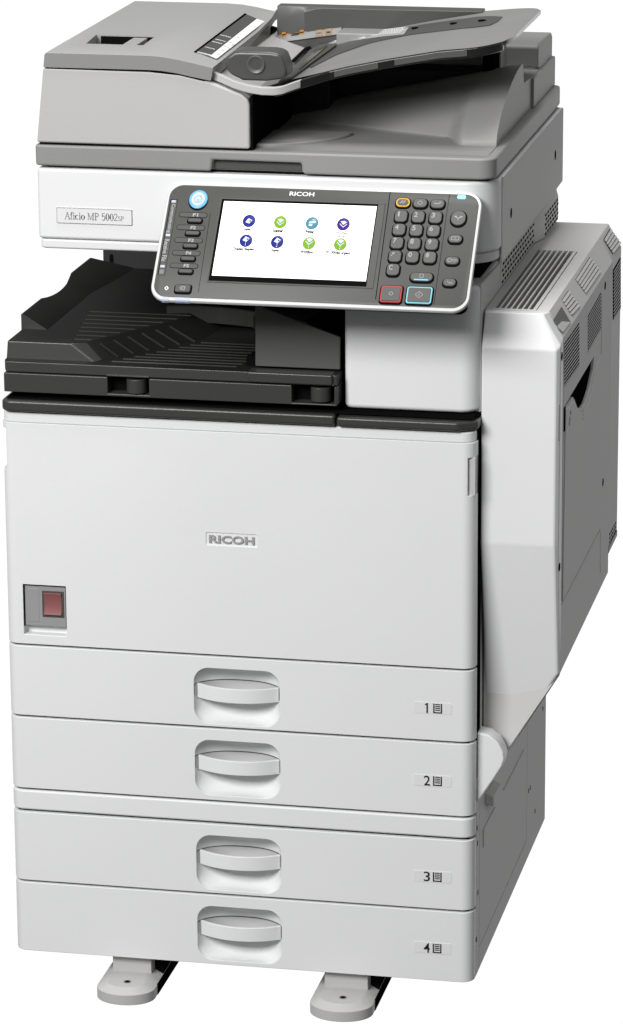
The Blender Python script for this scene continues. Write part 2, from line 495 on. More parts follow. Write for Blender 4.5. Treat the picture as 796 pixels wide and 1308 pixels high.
# ================================================================== SCANNER UNIT
b = bmesh.new()
prism(b, rr(0.0455, 0.6065, 0.02, 0.555, 0.040, 14, corners=(0.2, 1, 0.2, 0.2)), 'z', 0.9190, 1.0055)
scan = mk('scanner_body', b, WHITE, ROOT, 0.004, 3)
b = bmesh.new()
prism(b, rr(0.0475, 0.6045, 0.0225, 0.55, 0.038, 14, corners=(0.2, 1, 0.2, 0.2)), 'z', 0.9065, 0.9185)
mk('scanner_lower_lip', b, WHITE, scan, 0.003, 2)
b = bmesh.new(); box(b, 0.056, 0.596, 0.033, 0.54, 1.0055, 1.0085); mk('glass_seal', b, DEEP, scan)
# flank plate
b = bmesh.new()
prism(b, [(0.062, 0.9020), (0.30, 0.9035), (0.556, 0.9065), (0.556, 1.003), (0.548, 1.0055), (0.062, 1.0055)], 'x', 0.6055, 0.6085)
fl = mk('flank_panel', b, SIDE, scan, 0.001)
b = bmesh.new(); p = hx(653, 272, 0.6085); cyl(b, (0.6080, p.y, p.z), 0.0065, 0.0007, 'x', 20); mk('screw_hole', b, DEEP, fl); b = bmesh.new()
p = hx(709.5, 198, 0.6085); cyl(b, (0.6080, p.y, p.z), 0.0065, 0.0007, 'x', 20); mk('screw_hole', b, DEEP, fl)
# model name plate
p0, p1 = hy(73, 264, 0.02), hy(168.5, 287, 0.02)
b = bmesh.new(); prism(b, rr(p0.x, p1.x, p1.z, p0.z-0.001, 0.001), 'y', 0.0188, 0.0203)
pl = mk('name_plate', b, [PLATE], scan)
b = bmesh.new()
x0, x1, z0, z1 = p0.x, p1.x, p1.z, p0.z-0.001
for q in ((x0, x1, z1, z1+0.0006), (x0, x1, z0-0.0006, z0), (x0-0.0006, x0, z0, z1), (x1, x1+0.0006, z0, z1)):
    box(b, q[0], q[1], 0.0186, 0.0203, q[2], q[3])
mk('plate_border', b, INKG, scan)
def glyphs(word, cx, cz, width, y, parent, name):
    """book-face lettering drawn stroke by stroke: thick stems, thin hairlines, small slab feet"""
    TK, TN = 0.135, 0.055
    def arc(cx_, cy_, rx, ry, a0, a1, n=12): return [(cx_+rx*math.cos(R(a0+(a1-a0)*i/n)), cy_+ry*math.sin(R(a0+(a1-a0)*i/n))) for i in range(n+1)]
    G = {
     'A': (0.80, [([(0.10, 0), (0.40, 1)], TN), ([(0.40, 1), (0.72, 0)], TK), ([(0.2, 0.35), (0.6, 0.35)], TN), ([(0, 0), (0.24, 0)], TN), ([(0.56, 0), (0.86, 0)], TN)]),
     'f': (0.42, [([(0.2, 0), (0.2, 0.8)]+arc(0.36, 0.8, 0.16, 0.18, 180, 60, 5), TK*0.85), ([(0.04, 0.64), (0.38, 0.64)], TN), ([(0.06, 0), (0.36, 0)], TN)]),
     'i': (0.34, [([(0.17, 0), (0.17, 0.66)], TK), ([(0.03, 0), (0.32, 0)], TN), ([(0.05, 0.64), (0.17, 0.64)], TN), ([(0.17, 0.84), (0.17, 0.98)], TK)]),
     'c': (0.54, [(arc(0.30, 0.33, 0.22, 0.33, 45, 180, 8), TN*1.3), (arc(0.30, 0.33, 0.22, 0.33, 140, 230, 6), TK), (arc(0.30, 0.33, 0.22, 0.33, 220, 320, 6), TN*1.3)]),
     'o': (0.62, [(arc(0.30, 0.33, 0.23, 0.33, 0, 360, 18), TN*1.4), (arc(0.30, 0.33, 0.22, 0.30, 140, 220, 5), TK), (arc(0.30, 0.33, 0.22, 0.30, -40, 40, 5), TK)]),
     ' ': (0.34, []),
     'M': (1.05, [([(0.14, 0), (0.14, 1)], TN), ([(0.16, 1), (0.50, 0.05)], TK), ([(0.50, 0.05), (0.84, 1)], TN), ([(0.86, 0), (0.86, 1)], TK), ([(0, 0), (0.28, 0)], TN), ([(0, 1), (0.2, 1)], TN), ([(0.70, 0), (1.0, 0)], TN), ([(0.82, 1), (1.0, 1)], TN)]),
     'P': (0.72, [([(0.17, 0), (0.17, 1)], TK), ([(0.02, 0), (0.34, 0)], TN), ([(0.02, 1), (0.36, 1)]+arc(0.36, 0.76, 0.26, 0.24, 90, -90, 8)+[(0.2, 0.52)], TN*1.6)]),
     'S': (0.66, [(arc(0.32, 0.75, 0.22, 0.23, 40, 250, 10)+arc(0.32, 0.26, 0.24, 0.25, 80, -150, 10), TN*1.7)]),
     '5': (0.60, [([(0.50, 1), (0.14, 1), (0.12, 0.56)]+arc(0.28, 0.32, 0.23, 0.32, 120, -140, 12), TN*1.7)]),
     '0': (0.62, [(arc(0.30, 0.5, 0.22, 0.5, 0, 360, 20), TN*1.3), (arc(0.30, 0.5, 0.21, 0.46, 145, 215, 5), TK), (arc(0.30, 0.5, 0.21, 0.46, -35, 35, 5), TK)]),
     '2': (0.60, [(arc(0.28, 0.74, 0.20, 0.26, 170, -30, 10)+[(0.08, 0.03)], TN*1.6), ([(0.06, 0.05), (0.52, 0.05)], TK*0.8)])}
    b = bmesh.new(); pen = 0; spans = []
    for chh, sc_ in word:
        w_, st = G[chh]
        spans.append((pen, sc_, st)); pen += w_*sc_
    k = width/pen
    for pen0, sc_, st in spans:
        for pts, th in st:
            P = [Vector((p[0]*sc_+pen0, p[1]*sc_)) for p in pts]
            for p, q in zip(P, P[1:]):
                d = (q-p)
                if d.length < 1e-6: continue
                d.normalize(); nn = Vector((-d.y, d.x))*th*sc_/2; ex = d*th*sc_*0.25
                qd = [p-nn-ex, q-nn+ex, q+nn+ex, p+nn-ex]
                vs_ = [b.verts.new((cx-width/2+v.x*k, y, cz+(v.y-0.5)*k)) for v in qd]
                b.faces.new(vs_)
    mk(name, b, mat('plate_print', 0.3, 0.6, 0.2), parent)
wrd = [(c_, 1.0) for c_ in 'Aficio MP 5002']+[('S', 0.66), ('P', 0.66)]
glyphs(wrd, (x0+x1)/2, (z0+z1)/2-0.0002, 0.0740, 0.0184, pl, 'model_name')

# ---- right pillar between control panel and door
b = bmesh.new()
prism(b, rr(0.4235, 0.5860, 0.018, 0.30, 0.016, 8, corners=(0.6, 1.3, 0, 0)), 'z', 0.7245, 0.879)
pil = mk('front_pillar', b, WHITE, ROOT, 0.006, 4)
b = bmesh.new()
prism(b, [(0.036, 0.7225), (0.60, 0.7225), (0.60, 0.905), (0.205, 0.905), (0.1755, 0.876), (0.036, 0.880)], 'x', 0.5800, 0.5875)
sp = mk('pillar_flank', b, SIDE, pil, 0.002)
b = bmesh.new(); box(b, 0.428, 0.5790, 0.075, 0.30, 0.872, 0.9060); mk('pillar_recess', b, DEEP, pil)
# perforated strip and fan block on the flank
b = bmesh.new(); prism(b, [(0.1775, 0.8462), (0.60, 0.8462), (0.60, 0.9060), (0.1775, 0.9060)], 'x', 0.586, 0.5881)
vg = mk('vent_grille', b, SIDE, pil, 0.0005)
b = bmesh.new()
for i in range(13):
    for j in range(8):
        y = 0.190+i*0.0200+(j % 2)*0.006; z = 0.8500+j*0.0072
        box(b, 0.5879, 0.5884, y-0.0058, y+0.0058, z-0.0015, z+0.0015)
mk('vent_holes', b, DEEP, vg)
b = bmesh.new()
loft(b, [[(0.587, 0.436, 0.8462), (0.5967, 0.474, 0.8462), (0.5967, 0.600, 0.8462), (0.587, 0.600, 0.8462)],
         [(0.587, 0.436, 0.8810), (0.5967, 0.474, 0.8770), (0.5967, 0.600, 0.8770), (0.587, 0.600, 0.8810)],
         [(0.587, 0.436, 0.9000), (0.5900, 0.474, 0.9030), (0.5900, 0.600, 0.9030), (0.587, 0.600, 0.9000)]])
fb = mk('fan_housing', b, SIDE, pil, 0.0008)
b = bmesh.new()
for i in range(6):
    for j in range(5):
        y = 0.487+i*0.020+(j % 2)*0.006; z = 0.8498+j*0.0062
        box(b, 0.5965, 0.5970, y-0.0062, y+0.0062, z-0.0015, z+0.0015)
mk('fan_vents', b, DEEP, fb)

# rear column behind the output bay
b = bmesh.new(); px_ = hy(131.5, 335, 0.555).x
box(b, px_, 0.56, 0.555, 0.60, 0.70, 0.906)
box(b, 0.05, 0.43, 0.30, 0.555, 0.888, 0.906)
rc = mk('rear_column', b, mat('column_plastic', 0.03, 0.6, 0.2), ROOT, 0.002)
b = bmesh.new(); p = hy(142.5, 330, 0.555); prism(b, rr(p.x-0.0025, p.x+0.0025, p.z-0.006, p.z+0.006, 0.0024), 'y', 0.5535, 0.5555); mk('column_slot', b, DEEP, rc)

# ================================================================== OUTPUT TRAY
def two(o, ymax=9.0):
    # front-facing faces keep charcoal; black on the rest paints in the bay's shade
    for p_ in o.data.polygons:
        if p_.normal.y < -0.5 and p_.center.y < ymax and not (p_.center.y > 0.05 and p_.normal.x > 0.3): p_.material_index = 1
    return o
FZ, PZ = 0.7690, 0.7905
b = bmesh.new()
box(b, 0.0035, 0.4185, 0.0, 0.06, 0.7310, 0.7548)
tray = mk('output_tray', b, DARK, ROOT, 0.0012)
c = bmesh.new(); box(c, 0.1345, 0.1860, -0.01, 0.022, 0.7345, 0.7568); box(c, 0.3630, 0.4150, -0.01, 0.022, 0.7335, 0.7568); cut(tray, c)
b = bmesh.new()
prism(b, [(0.006, 0.0015), (0.4185, 0.0015), (0.4185, 0.47), (0.002, 0.47), (0.002, 0.012)], 'z', 0.7560, FZ)
two(mk('tray_floor', b, [BAY, DARK], tray, 0.0012))
for x in (0.1345, 0.3630):
    b = bmesh.new(); cyl(b, (x+0.034, 0.010, 0.7355), 0.0125, 0.0175, 'z', 28); mk('guide_roller', b, DARK, tray, 0.001)
    b = bmesh.new(); box(b, x, x+0.0515, 0.018, 0.0235, 0.733, 0.757); mk('roller_recess', b, DEEP, tray)
    b = bmesh.new(); box(b, x-0.001, x+0.0522, -0.0008, 0.010, 0.7562, 0.7580); mk('recess_lip', b, DARK, tray, 0.0004)
# raised left platform with sloping right end
T1, T2 = hz(109, 438, PZ), hz(228, 409, PZ)
B1, B2 = hz(130, 462, FZ), hz(264, 434, FZ)
b = bmesh.new()
loft(b, [[(0.002, 0.018, FZ-0.003), (0.118, 0.018, FZ-0.003), (B1.x, max(B1.y, 0.03), FZ-0.003), (B2.x, B2.y, FZ-0.003), (0.24, 0.30, FZ-0.003), (0.20, 0.455, FZ-0.003), (0.002, 0.455, FZ-0.003)],
         [(0.0035, 0.0205, PZ), (0.083, 0.0205, PZ), (T1.x, T1.y+0.004, PZ), (T2.x, T2.y, PZ), (0.20, 0.30, PZ), (0.17, 0.455, PZ), (0.0035, 0.455, PZ)]])
plat = two(mk('raised_platform', b, [BAY, DARK], tray, 0.0022, 3), 0.15)
b = bmesh.new()
for k in range(8):
    y = 0.040+k*0.0215
    t = (y-T1.y)/(T2.y-T1.y)
    xe = min(T1.x+(T2.x-T1.x)*t-0.006, 0.2)
    xs = 0.083-0.003*k
    if xe > xs+0.004:
        prism(b, [(y-0.0011, PZ-0.0002), (y+0.0011, PZ-0.0002), (y+0.0012, PZ+0.0004), (y+0.0002, PZ+0.0009)], 'x', xs, xe)
mk('platform_ribs', b, DARK, plat)
b = bmesh.new()
for k in range(9):
    y = 0.022+k*0.0145
    t = (y-B1.y)/(B2.y-B1.y)
    xs = B1.x+(B2.x-B1.x)*t+0.010
    prism(b, [(y-0.0012, FZ-0.0002), (y+0.0012, FZ-0.0002), (y+0.0012, FZ+0.0005), (y+0.0002, FZ+0.0010)], 'x', xs, 0.306-0.004*abs(k-4))
mk('floor_ribs', b, DARK, tray)
# curved ridges rising to the back right
b = bmesh.new()
for k in range(7):
    pts = []
    for i in range(13):
        t = i/12
        pts.append(Vector((0.16+0.24*t, 0.20+0.012*k+0.02*math.sin(t*3), FZ+0.030-0.004*k-0.034*t*t)))
    for a, q in zip(pts, pts[1:]):
        v = [b.verts.new(a+Vector((0, -0.0016, 0))), b.verts.new(q+Vector((0, -0.0016, 0))), b.verts.new(q+Vector((0, 0.0016, 0.001))), b.verts.new(a+Vector((0, 0.0016, 0.001))),
             b.verts.new(a+Vector((0, 0, -0.02))), b.verts.new(q+Vector((0, 0, -0.02)))]
        b.faces.new((v[0], v[1], v[2], v[3])); b.faces.new((v[0], v[4], v[5], v[1])); b.faces.new((v[3], v[2], v[5], v[4]))
mk('curved_ribs', b, DARK, tray, recalc=False)
# step notches on the slope of the platform
b = bmesh.new()
for k in range(6):
    t = 0.12+0.15*k
    a = T1.lerp(T2, t); q = Vector((B1.x, max(B1.y, 0.03), FZ)).lerp(B2, t+0.02)
    d = (T2-T1).normalized()*0.0007
    up = Vector((0.0004, -0.0008, 0.0010))
    vs = [b.verts.new(a-d+up+Vector((0.004, -0.0, -0.004))), b.verts.new(a+d+up+Vector((0.004, 0, -0.004))), b.verts.new(q+d+up), b.verts.new(q-d+up)]
    b.faces.new(vs)
    r = bmesh.ops.extrude_face_region(b, geom=b.faces[-1:] if False else [f for f in b.faces if vs[0] in f.verts])
    bmesh.ops.translate(b, verts=[g for g in r['geom'] if isinstance(g, bmesh.types.BMVert)], vec=(-0.001, 0.001, -0.002))
mk('slope_notches', b, DARK, plat)
# left bank, scooped in its middle
b = bmesh.new()
ys = [0.084]+[0.1744+(0.3197-0.1744)*i/8 for i in range(9)]+[0.4129]
rings = []
for y in ys:
    t = (y-0.1744)/(0.3197-0.1744)
    dip = 0.0
    if 0 < t < 1: dip = 0.0055*math.sin(math.pi*t)**0.8
    zt = 0.8095+(0.002 if y > 0.3 else 0)-dip
    xt = 0.0035+dip*0.9
    rings.append([(0.003, y, PZ-0.006), (xt-0.0004, y, zt-0.0006), (xt+0.0012, y, zt), (0.036+0.014*max(0, (y-0.3)/0.11), y, PZ+0.0002), (0.037+0.014*max(0, (y-0.3)/0.11), y, PZ-0.006)])
rings.append([(0.033, 0.455, PZ-0.006), (0.033, 0.455, PZ+0.001), (0.034, 0.455, PZ+0.001), (0.052, 0.455, PZ+0.0002), (0.052, 0.455, PZ-0.006)])
loft(b, rings)
two(mk('side_bank', b, [BAY, DARK], tray, 0.0006, 1))
# end guide plate and the bar under it
b = bmesh.new()
prism(b, [(0.3137, 0.7715), (0.4180, 0.7715), (0.4185, 0.8115), (0.3145, 0.8480)], 'y', 0.020, 0.0245)
fin = mk('end_guide', b, mat('guide_plastic', (0.09, 0.09, 0.086), 0.45, 0.4, bump=0.15), tray, 0.0014)
b = bmesh.new()
prism(b, rr(0.3090, 0.4130, 0.7570, 0.7700, 0.008, 6, corners=(1, 0, 0, 0.3)), 'y', -0.0035, 0.02)
mk('guide_bar', b, DARK, tray, 0.002, 3)
b = bmesh.new(); prism(b, rr(0.3095, 0.3150, 0.815, 0.832, 0.0025), 'y', 0.030, 0.034); mk('paper_finger', b, DARK, fin, 0.0006)
b = bmesh.new(); prism(b, [(0.30, 0.030), (0.418, 0.030), (0.418, 0.45), (0.36, 0.45)], 'z', FZ-0.001, FZ+0.012); mk('guide_base', b, DEEP, tray, 0.001)
b = bmesh.new(); box(b, 0.4190, 0.4230, 0.035, 0.45, 0.724, 0.906); mk('bay_wall', b, DEEP, pil)  # black put on this wall for the bay's shade

# ================================================================== SIDE TRANSPORT UNIT
XO, XI, YF, ZT = 0.6835, 0.5905, 0.030, 0.8450
# white front cover, chamfered top and side, receding lower front
b = bmesh.new()
def sec(y, zt, xr, zc, zb_out, zb_in, xi):
    return [(xi, y, zb_in), (XO, y, zb_out), (XO, y, zc), (xr, y, zt), (xi, y, zt)]
YS = 0.0575
front = [(0.5870, YF+0.001, 0.803), (0.676, YF+0.001, 0.803)]
# outline ring positions, front to seam
def prof(y, inset):
    return [(0.5885, y, 0.236+inset*0), (XO-inset, y, 0.392), (XO-inset, y, 0.8125-inset), (0.6655-inset, y, ZT-inset*1.0), (0.5885, y, ZT-inset*1.0)]
vb = []
pf = {
 'a': (0.5935, 0.075, 0.245), 'b': (0.6795, 0.056, 0.3915), 'c': (0.6785, YF, 0.5615), 'd': (0.5885, YF, 0.5615),
 'e': (0.5885, YF, 0.8035), 'f': (0.6785, YF, 0.8035), 'g': (0.6600, 0.0440, ZT), 'h': (0.5905, 0.0440, ZT),
 'B': (0.5935, YS+0.03, 0.2385), 'C': (XO, YS+0.004, 0.3900), 'D': (XO, YS, 0.8140), 'E': (0.6655, YS, ZT), 'F': (0.5885, YS, ZT),
 'k': (XO, 0.036, 0.5615), 'l': (XO, 0.0365, 0.8080), 'm': (XO, 0.0575, 0.3905), 'n': (0.5885, YS, 0.5615)}
V = {k: b.verts.new(p) for k, p in pf.items()}
for f in ('abcd', 'dcfe', 'efgh', 'bmkc', 'cklf', 'flg', 'lDEg', 'hgEF', 'mCDlk', 'aBCmb', 'adnB', 'dehFn', 'BnFEDC'):
    b.faces.new([V[x] for x in f])
cov = mk('side_unit_cover', b, WHITE, ROOT, 0.0038, 3, ang=8)
# grey housing behind the cover
def ring(y):
    return [(0.5890, y, 0.24), (XO, y, 0.392), (XO, y, 0.814), (0.6655, y, ZT), (0.5885, y, ZT)]
b = bmesh.new(); loft(b, [ring(YS+0.0010), ring(0.498)])
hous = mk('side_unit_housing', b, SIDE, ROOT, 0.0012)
c = bmesh.new()
# long slots in the top deck
for k in range(7):
    x = 0.5985+k*0.0069
    prism(c, [(x, 0.066), (x+0.0046, 0.066), (x+0.0046, 0.408), (x, 0.408)], 'z', ZT-0.018, ZT+0.01)
box(c, 0.6490, 0.6502, YS+0.005, 0.408, ZT-0.006, ZT+0.01)
# dark hand scoop of the bypass tray
sc_pts = [hx(*q, XO) for q in ((721, 519.5), (759, 455), (758, 472), (753, 496), (747, 515), (743, 521), (738, 521), (734, 510), (732, 507), (724, 518))]
prism(c, [(p.y, p.z) for p in sc_pts], 'x', XO-0.0060, XO+0.01)
# pocket on the shoulder
def groove(pts, wdt=0.0011, dep=0.002):
    P = [hx(*q, XO) for q in pts]
    for a, q in zip(P, P[1:]):
        d = Vector((0, q.y-a.y, q.z-a.z)); L_ = d.length; d.normalize(); nn = Vector((0, -d.z, d.y))*wdt/2
        ring0 = [a-nn, q-nn, q+nn, a+nn]
        prism(c, [(v.y, v.z) for v in ring0], 'x', XO-dep, XO+0.01)
cut(hous, c)
hous.modifiers[0].width = 0.0005
for pts_, wd_ in (([(717.5, 772), (766.8, 676)], 0.0016), ([(768.8, 374), (767.2, 672)], 0.0032), ([(767, 679), (766.8, 733)], 0.003), ([(720, 436), (717.8, 768)], 0.003)):
    P = [hx(*q, XO) for q in pts_]
    d = (P[1]-P[0]).normalized(); nn = Vector((0, -d.z, d.y))*wd_/2
    b = bmesh.new(); prism(b, [(v.y, v.z) for v in (P[0]-nn, P[1]-nn, P[1]+nn, P[0]+nn)], 'x', XO-0.0005, XO+0.00025); mk('panel_seam', b, PANEL, hous)
b = bmesh.new(); box(b, 0.594, 0.648, 0.062, 0.42, ZT-0.020, ZT-0.017); mk('slot_floor', b, DEEP, hous)
b = bmesh.new(); P = [(p.y, p.z) for p in sc_pts]; prism(b, P, 'x', XO-0.0065, XO-0.0035); mk('scoop_dark_plate', b, DEEP, hous)  # black plate stands in for the dark depth of the scoop
# cross ribs in the slots
b = bmesh.new()
for k in range(7):
    x = 0.5985+k*0.0069
    for j in range(42):
        y = 0.069+j*0.0081
        box(b, x+0.0024, x+0.0044, y, y+0.0030, ZT-0.010, ZT-0.0030)
mk('slot_ribs', b, DARK, hous)
# front bypass tray panel on the outer face
b = bmesh.new()
pan = [hx(*q, XO) for q in ((722, 523), (733, 512), (737, 524), (743, 526), (749, 520), (756, 499), (761, 468), (768.5, 452), (767.5, 670), (718, 768))]
prism(b, [(p.y, p.z) for p in pan], 'x', XO-0.0005, XO+0.0013)
bp = mk('bypass_panel', b, SIDE, hous, 0.0007)
b = bmesh.new()
for q in ((729, 527), (728, 535), (727.5, 541)):
    p = hx(*q, XO+0.0013); box(b, XO+0.0011, XO+0.0016, p.y-0.003, p.y+0.003, p.z-0.0025, p.z+0.0025)
mk('blue_mark', b, mat('blue_ink', (0.03, 0.05, 0.22), 0.5, 0.2), bp)
b = bmesh.new()
for q in ((745, 525), (745, 530), (745, 535)):
    p = hx(*q, XO+0.0013); box(b, XO+0.0011, XO+0.0015, p.y-0.003, p.y+0.003, p.z-0.001, p.z+0.001)
mk('grey_mark', b, INKG, bp)
b = bmesh.new(); p = hx(721, 520, XO); q = hx(721, 550, XO); box(b, XO-0.001, XO+0.0012, p.y-0.004, p.y+0.004, q.z, p.z); mk('latch_gap', b, DEEP, hous)
b = bmesh.new(); p = hx(714.5, 515, XO); q = hx(714.5, 562, XO); box(b, XO-0.001, XO+0.0010, p.y-0.004, p.y+0.0055, q.z, p.z); mk('finger_grip', b, BASE, hous, 0.001)
b = bmesh.new()
for q in ((717.8, 455), (773, 365), (770.2, 616), (714.8, 724)):
    p = hx(*q, XO); cyl(b, (XO-0.0005, p.y, p.z), 0.0052, 0.0010, 'x', 16)
    mk('screw_hole', b, DEEP, hous); b = bmesh.new()
# vents
def vent(quad, plane_p, plane_n, n, name, parent, slat_along=True, proud=0.0016, fillf=0.62):
    Q = [hit(*q, plane_p, plane_n) for q in quad]     # a..b first edge, d..c opposite; slats run a->b
    nn = Vector(plane_n).normalized()
    a, b_, c_, d_ = Q
    m = bmesh.new()
    loft(m, [[p-nn*0.001 for p in Q], [p+nn*0.0003 for p in Q]])
    base = mk(name, m, DEEP, parent)
    m = bmesh.new()
    for i in range(n):
        t0 = (i+0.5*(1-fillf))/n; t1 = t0+fillf/n
        p0, p1 = a.lerp(d_, t0), b_.lerp(c_, t0)
        p2, p3 = b_.lerp(c_, t1), a.lerp(d_, t1)
        loft(m, [[p0-nn*0.0002, p1-nn*0.0002, p2-nn*0.0002, p3-nn*0.0002], [p0+nn*proud*0.4, p1+nn*proud*0.4, p2+nn*proud, p3+nn*proud]])
    # raised surround
    cen = (a+b_+c_+d_)/4
    return base, mk('vent_slats', m, SIDE, parent)
PS, NS = (XO, 0, 0), (1, 0, 0)
ch = Vector((ZT-0.814, 0, XO-0.6655)).normalized()
PC = (XO, 0, 0.814)
vent(((721, 439), (740, 412), (740, 467), (721, 494)), PS, NS, 12, 'side_vent', hous, proud=0.0005, fillf=0.6)
vent(((751, 404), (767.5, 374), (767.5, 421), (751, 450)), PS, NS, 11, 'side_vent', hous, proud=0.0005, fillf=0.6)
# shoulder vents: slats run along the slope
vent(((717.5, 383), (726, 371), (740.5, 391.5), (730, 403)), PC, ch, 5, 'shoulder_vent', hous, fillf=0.72)
vent(((735, 357), (753.5, 328), (767, 347.5), (748, 375)), PC, ch, 5, 'shoulder_vent', hous, fillf=0.72)
b = bmesh.new()
Q = [hit(*q, PC, ch) for q in ((706.5, 409), (716.8, 392), (728.5, 412), (718, 425.5))]
cen = sum(Q, Vector())/4
loft(b, [[p+ch*0.0006 for p in Q], [p+ch*0.0009 for p in Q]])
mk('shoulder_pocket', b, PANEL, hous)
b = bmesh.new()
Q2 = [hit(*q, PC, ch) for q in ((717, 411), (728, 412), (718, 425), (711, 417))]
loft(b, [[p+ch*0.0009 for p in Q2], [p+ch*0.0014 for p in Q2]])
mk('pocket_floor', b, SIDE, hous)
# rear section of the side unit
b = bmesh.new()
def ring2(y):
    return [(0.5890, y, 0.30), (0.6500, y, 0.405), (XO-0.001, y, 0.425), (XO-0.001, y, 0.814), (0.6650, y, ZT-0.0005), (0.5885, y, ZT-0.0005)]
loft(b, [ring2(0.4992), ring2(0.592)])
rs = mk('side_unit_rear', b, SIDE, ROOT, 0.0012)
vent(((771.5, 306), (779.5, 292), (793.2, 311), (783, 324)), PC, ch, 5, 'shoulder_vent', rs, fillf=0.72)
vent(((784, 345), (793, 329), (793, 394), (784, 408)), PS, NS, 14, 'side_vent', rs, proud=0.0005, fillf=0.6)
b = bmesh.new()
for i in range(7):
    for j in range(3):
        p = hx(779+i*1.8-j*0.0, 682-i*3.4+j*5, XO-0.001)
        if p.y > 0.586: continue
        box(b, XO-0.0015, XO-0.0006, p.y-0.0035, p.y+0.0035, p.z-0.0014, p.z+0.0014)
mk('vent_holes', b, DEEP, rs)
b = bmesh.new(); p = hx(778, 712, XO); box(b, XO-0.004, XO-0.0003, 0.505, 0.591, 0.425, p.z+0.005); mk('rear_sill', b, PANEL, rs, 0.001)

# ================================================================== DOCUMENT FEEDER
b = bmesh.new()
prism(b, rr(0.0445, 0.6050, 0.0195, 0.555, 0.02, 8, corners=(0.3, 1, 0.5, 0.5)), 'z', 1.0085, 1.0340)
adf = mk('document_feeder', b, BASE, ROOT, 0.003, 3)
c = bmesh.new()
p0, p1 = hy(268, 204, 0.02), hy(386, 222, 0.02)
prism(c, [(p0.x, 1.000), (p1.x+0.003, 1.000), (p1.x-0.001, p0.z-0.0005), (p0.x+0.003, p0.z)], 'y', 0.0, 0.030)
cut(adf, c)
b = bmesh.new(); box(b, p0.x+0.002, p1.x-0.002, 0.0290, 0.0330, 1.010, 1.024); mk('lift_grip', b, PANEL, adf, 0.001)

# feeder housing
b = bmesh.new()
def hs(y, zs=1.0):
    return [(0.0470, y, 1.0365), (0.0570, y, 1.1270), (0.188, y, 1.1262), (0.225, y, 1.1232), (0.262, y, 1.1155), (0.300, y, 1.1020), (0.3080, y, 1.0960), (0.3095, y, 1.0900), (0.3095, y, 1.0365)]
loft(b, [hs(0.0205), hs(0.44)])
hd = mk('feeder_housing', b, GREY, adf, 0.0028, 3)
b = bmesh.new(); box(b, 0.050, 0.306, 0.024, 0.43, 1.0335, 1.0372); mk('feeder_seam', b, DEEP, adf)
b = bmesh.new(); prism(b, [(0.060, 1.120), (0.250, 1.112), (0.258, 1.1185), (0.224, 1.1268), (0.188, 1.1300), (0.060, 1.1300)], 'y', 0.0215, 0.43); mk('lid_seam', b, DEEP, adf)
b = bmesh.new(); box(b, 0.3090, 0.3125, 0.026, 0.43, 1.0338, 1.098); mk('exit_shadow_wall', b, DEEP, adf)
# lid: one swept section, low front rim
b = bmesh.new()
def lidsec(y, dz=0.0, xr=0.2665, zr=1.1335):
    top = [(0.0585, 1.1290), (0.0600, 1.1440), (0.0625, 1.1462), (0.185, 1.1462), (0.205, 1.1452), (0.225, 1.1422), (0.248, 1.1375), (xr, zr)]
    bot = [(xr-0.003, zr-0.0150), (0.240, 1.1225), (0.222, 1.1262), (0.204, 1.1285), (0.188, 1.1292)]
    return [(x, y, z+dz) for x, z in top+bot]
secs = [lidsec(0.0185, -0.0008), lidsec(0.021), lidsec(0.30, 0, 0.2600, 1.1345), lidsec(0.385, 0, 0.2570, 1.1375), lidsec(0.42, 0, 0.2570, 1.1440), lidsec(0.445, 0, 0.2585, 1.1455)]
loft(b, secs)
lid = mk('feeder_lid', b, [LID, RIM], adf)
for p_ in lid.data.polygons:
    if p_.normal.y < -0.5: p_.material_index = 1
A, B_, C_, D_ = hz(110, 55.5, 1.1462), hz(183, 57.5, 1.1462), hz(198, 46.5, 1.1462), hz(123, 44, 1.1462)
c = bmesh.new(); prism(c, [(A.x, A.y), (B_.x, B_.y), (C_.x, C_.y), (D_.x, D_.y)], 'z', 1.1325, 1.16)
cut(lid, c)
b = bmesh.new()
x0 = A.x+(B_.x-A.x)*0.60; x1 = A.x+(B_.x-A.x)*0.84
prism(b, [(x0-0.016, 1.1332), (x1, 1.1332), (x1, 1.1445), (x0, 1.1445)], 'y', A.y+0.0008, C_.y-0.0008); mk('lid_release', b, LID, adf, 0.0006)
b = bmesh.new(); prism(b, [(A.x-0.001, A.y-0.001), (B_.x+.001, B_.y-.001), (C_.x+.001, C_.y+.001), (D_.x-.001, D_.y+.001)], 'z', 1.1318, 1.1330); mk('release_well', b, DEEP, adf)
b = bmesh.new(); box(b, A.x+0.001, B_.x-0.001, C_.y-0.0018, C_.y-0.0004, 1.1325, 1.1452); box(b, B_.x-0.0018, B_.x-0.0004, A.y+0.001, C_.y-0.002, 1.1325, 1.1450); mk('well_black_walls', b, DEEP, adf)  # black walls added to darken the release well
# instruction strip on the sloping edge of the lid
pA, pB = Vector((0.225, 0, 1.1422)), Vector((0.2645, 0, 1.1340))
nS = Vector((-(pB.z-pA.z), 0, pB.x-pA.x)).normalized()
def ls(x, y): return hit(x, y, pA+nS*0.0006, nS)
def sheet(name, quad, m, parent, off=0.0, th=0.0004, nrm=None):
    b = bmesh.new(); n_ = nS if nrm is None else nrm
    loft(b, [[q+n_*off for q in quad], [q+n_*(off+th) for q in quad]])
    return mk(name, b, m, parent)
ins = sheet('instruction_strip', [ls(250, 66), ls(277, 76), ls(338, 28), ls(314, 18)], PANEL, lid, 0.0)
sheet('strip_edge_line', [ls(247.5, 66.5), ls(250.5, 67), ls(315, 18.5), ls(313, 17)], DEEP, lid, 0.0002)  # black line along the strip's left edge
sheet('white_strip', [ls(268.5, 72), ls(277, 75.5), ls(338, 28), ls(328, 24.5)], PAPER, lid, 0.0005)
b = bmesh.new()
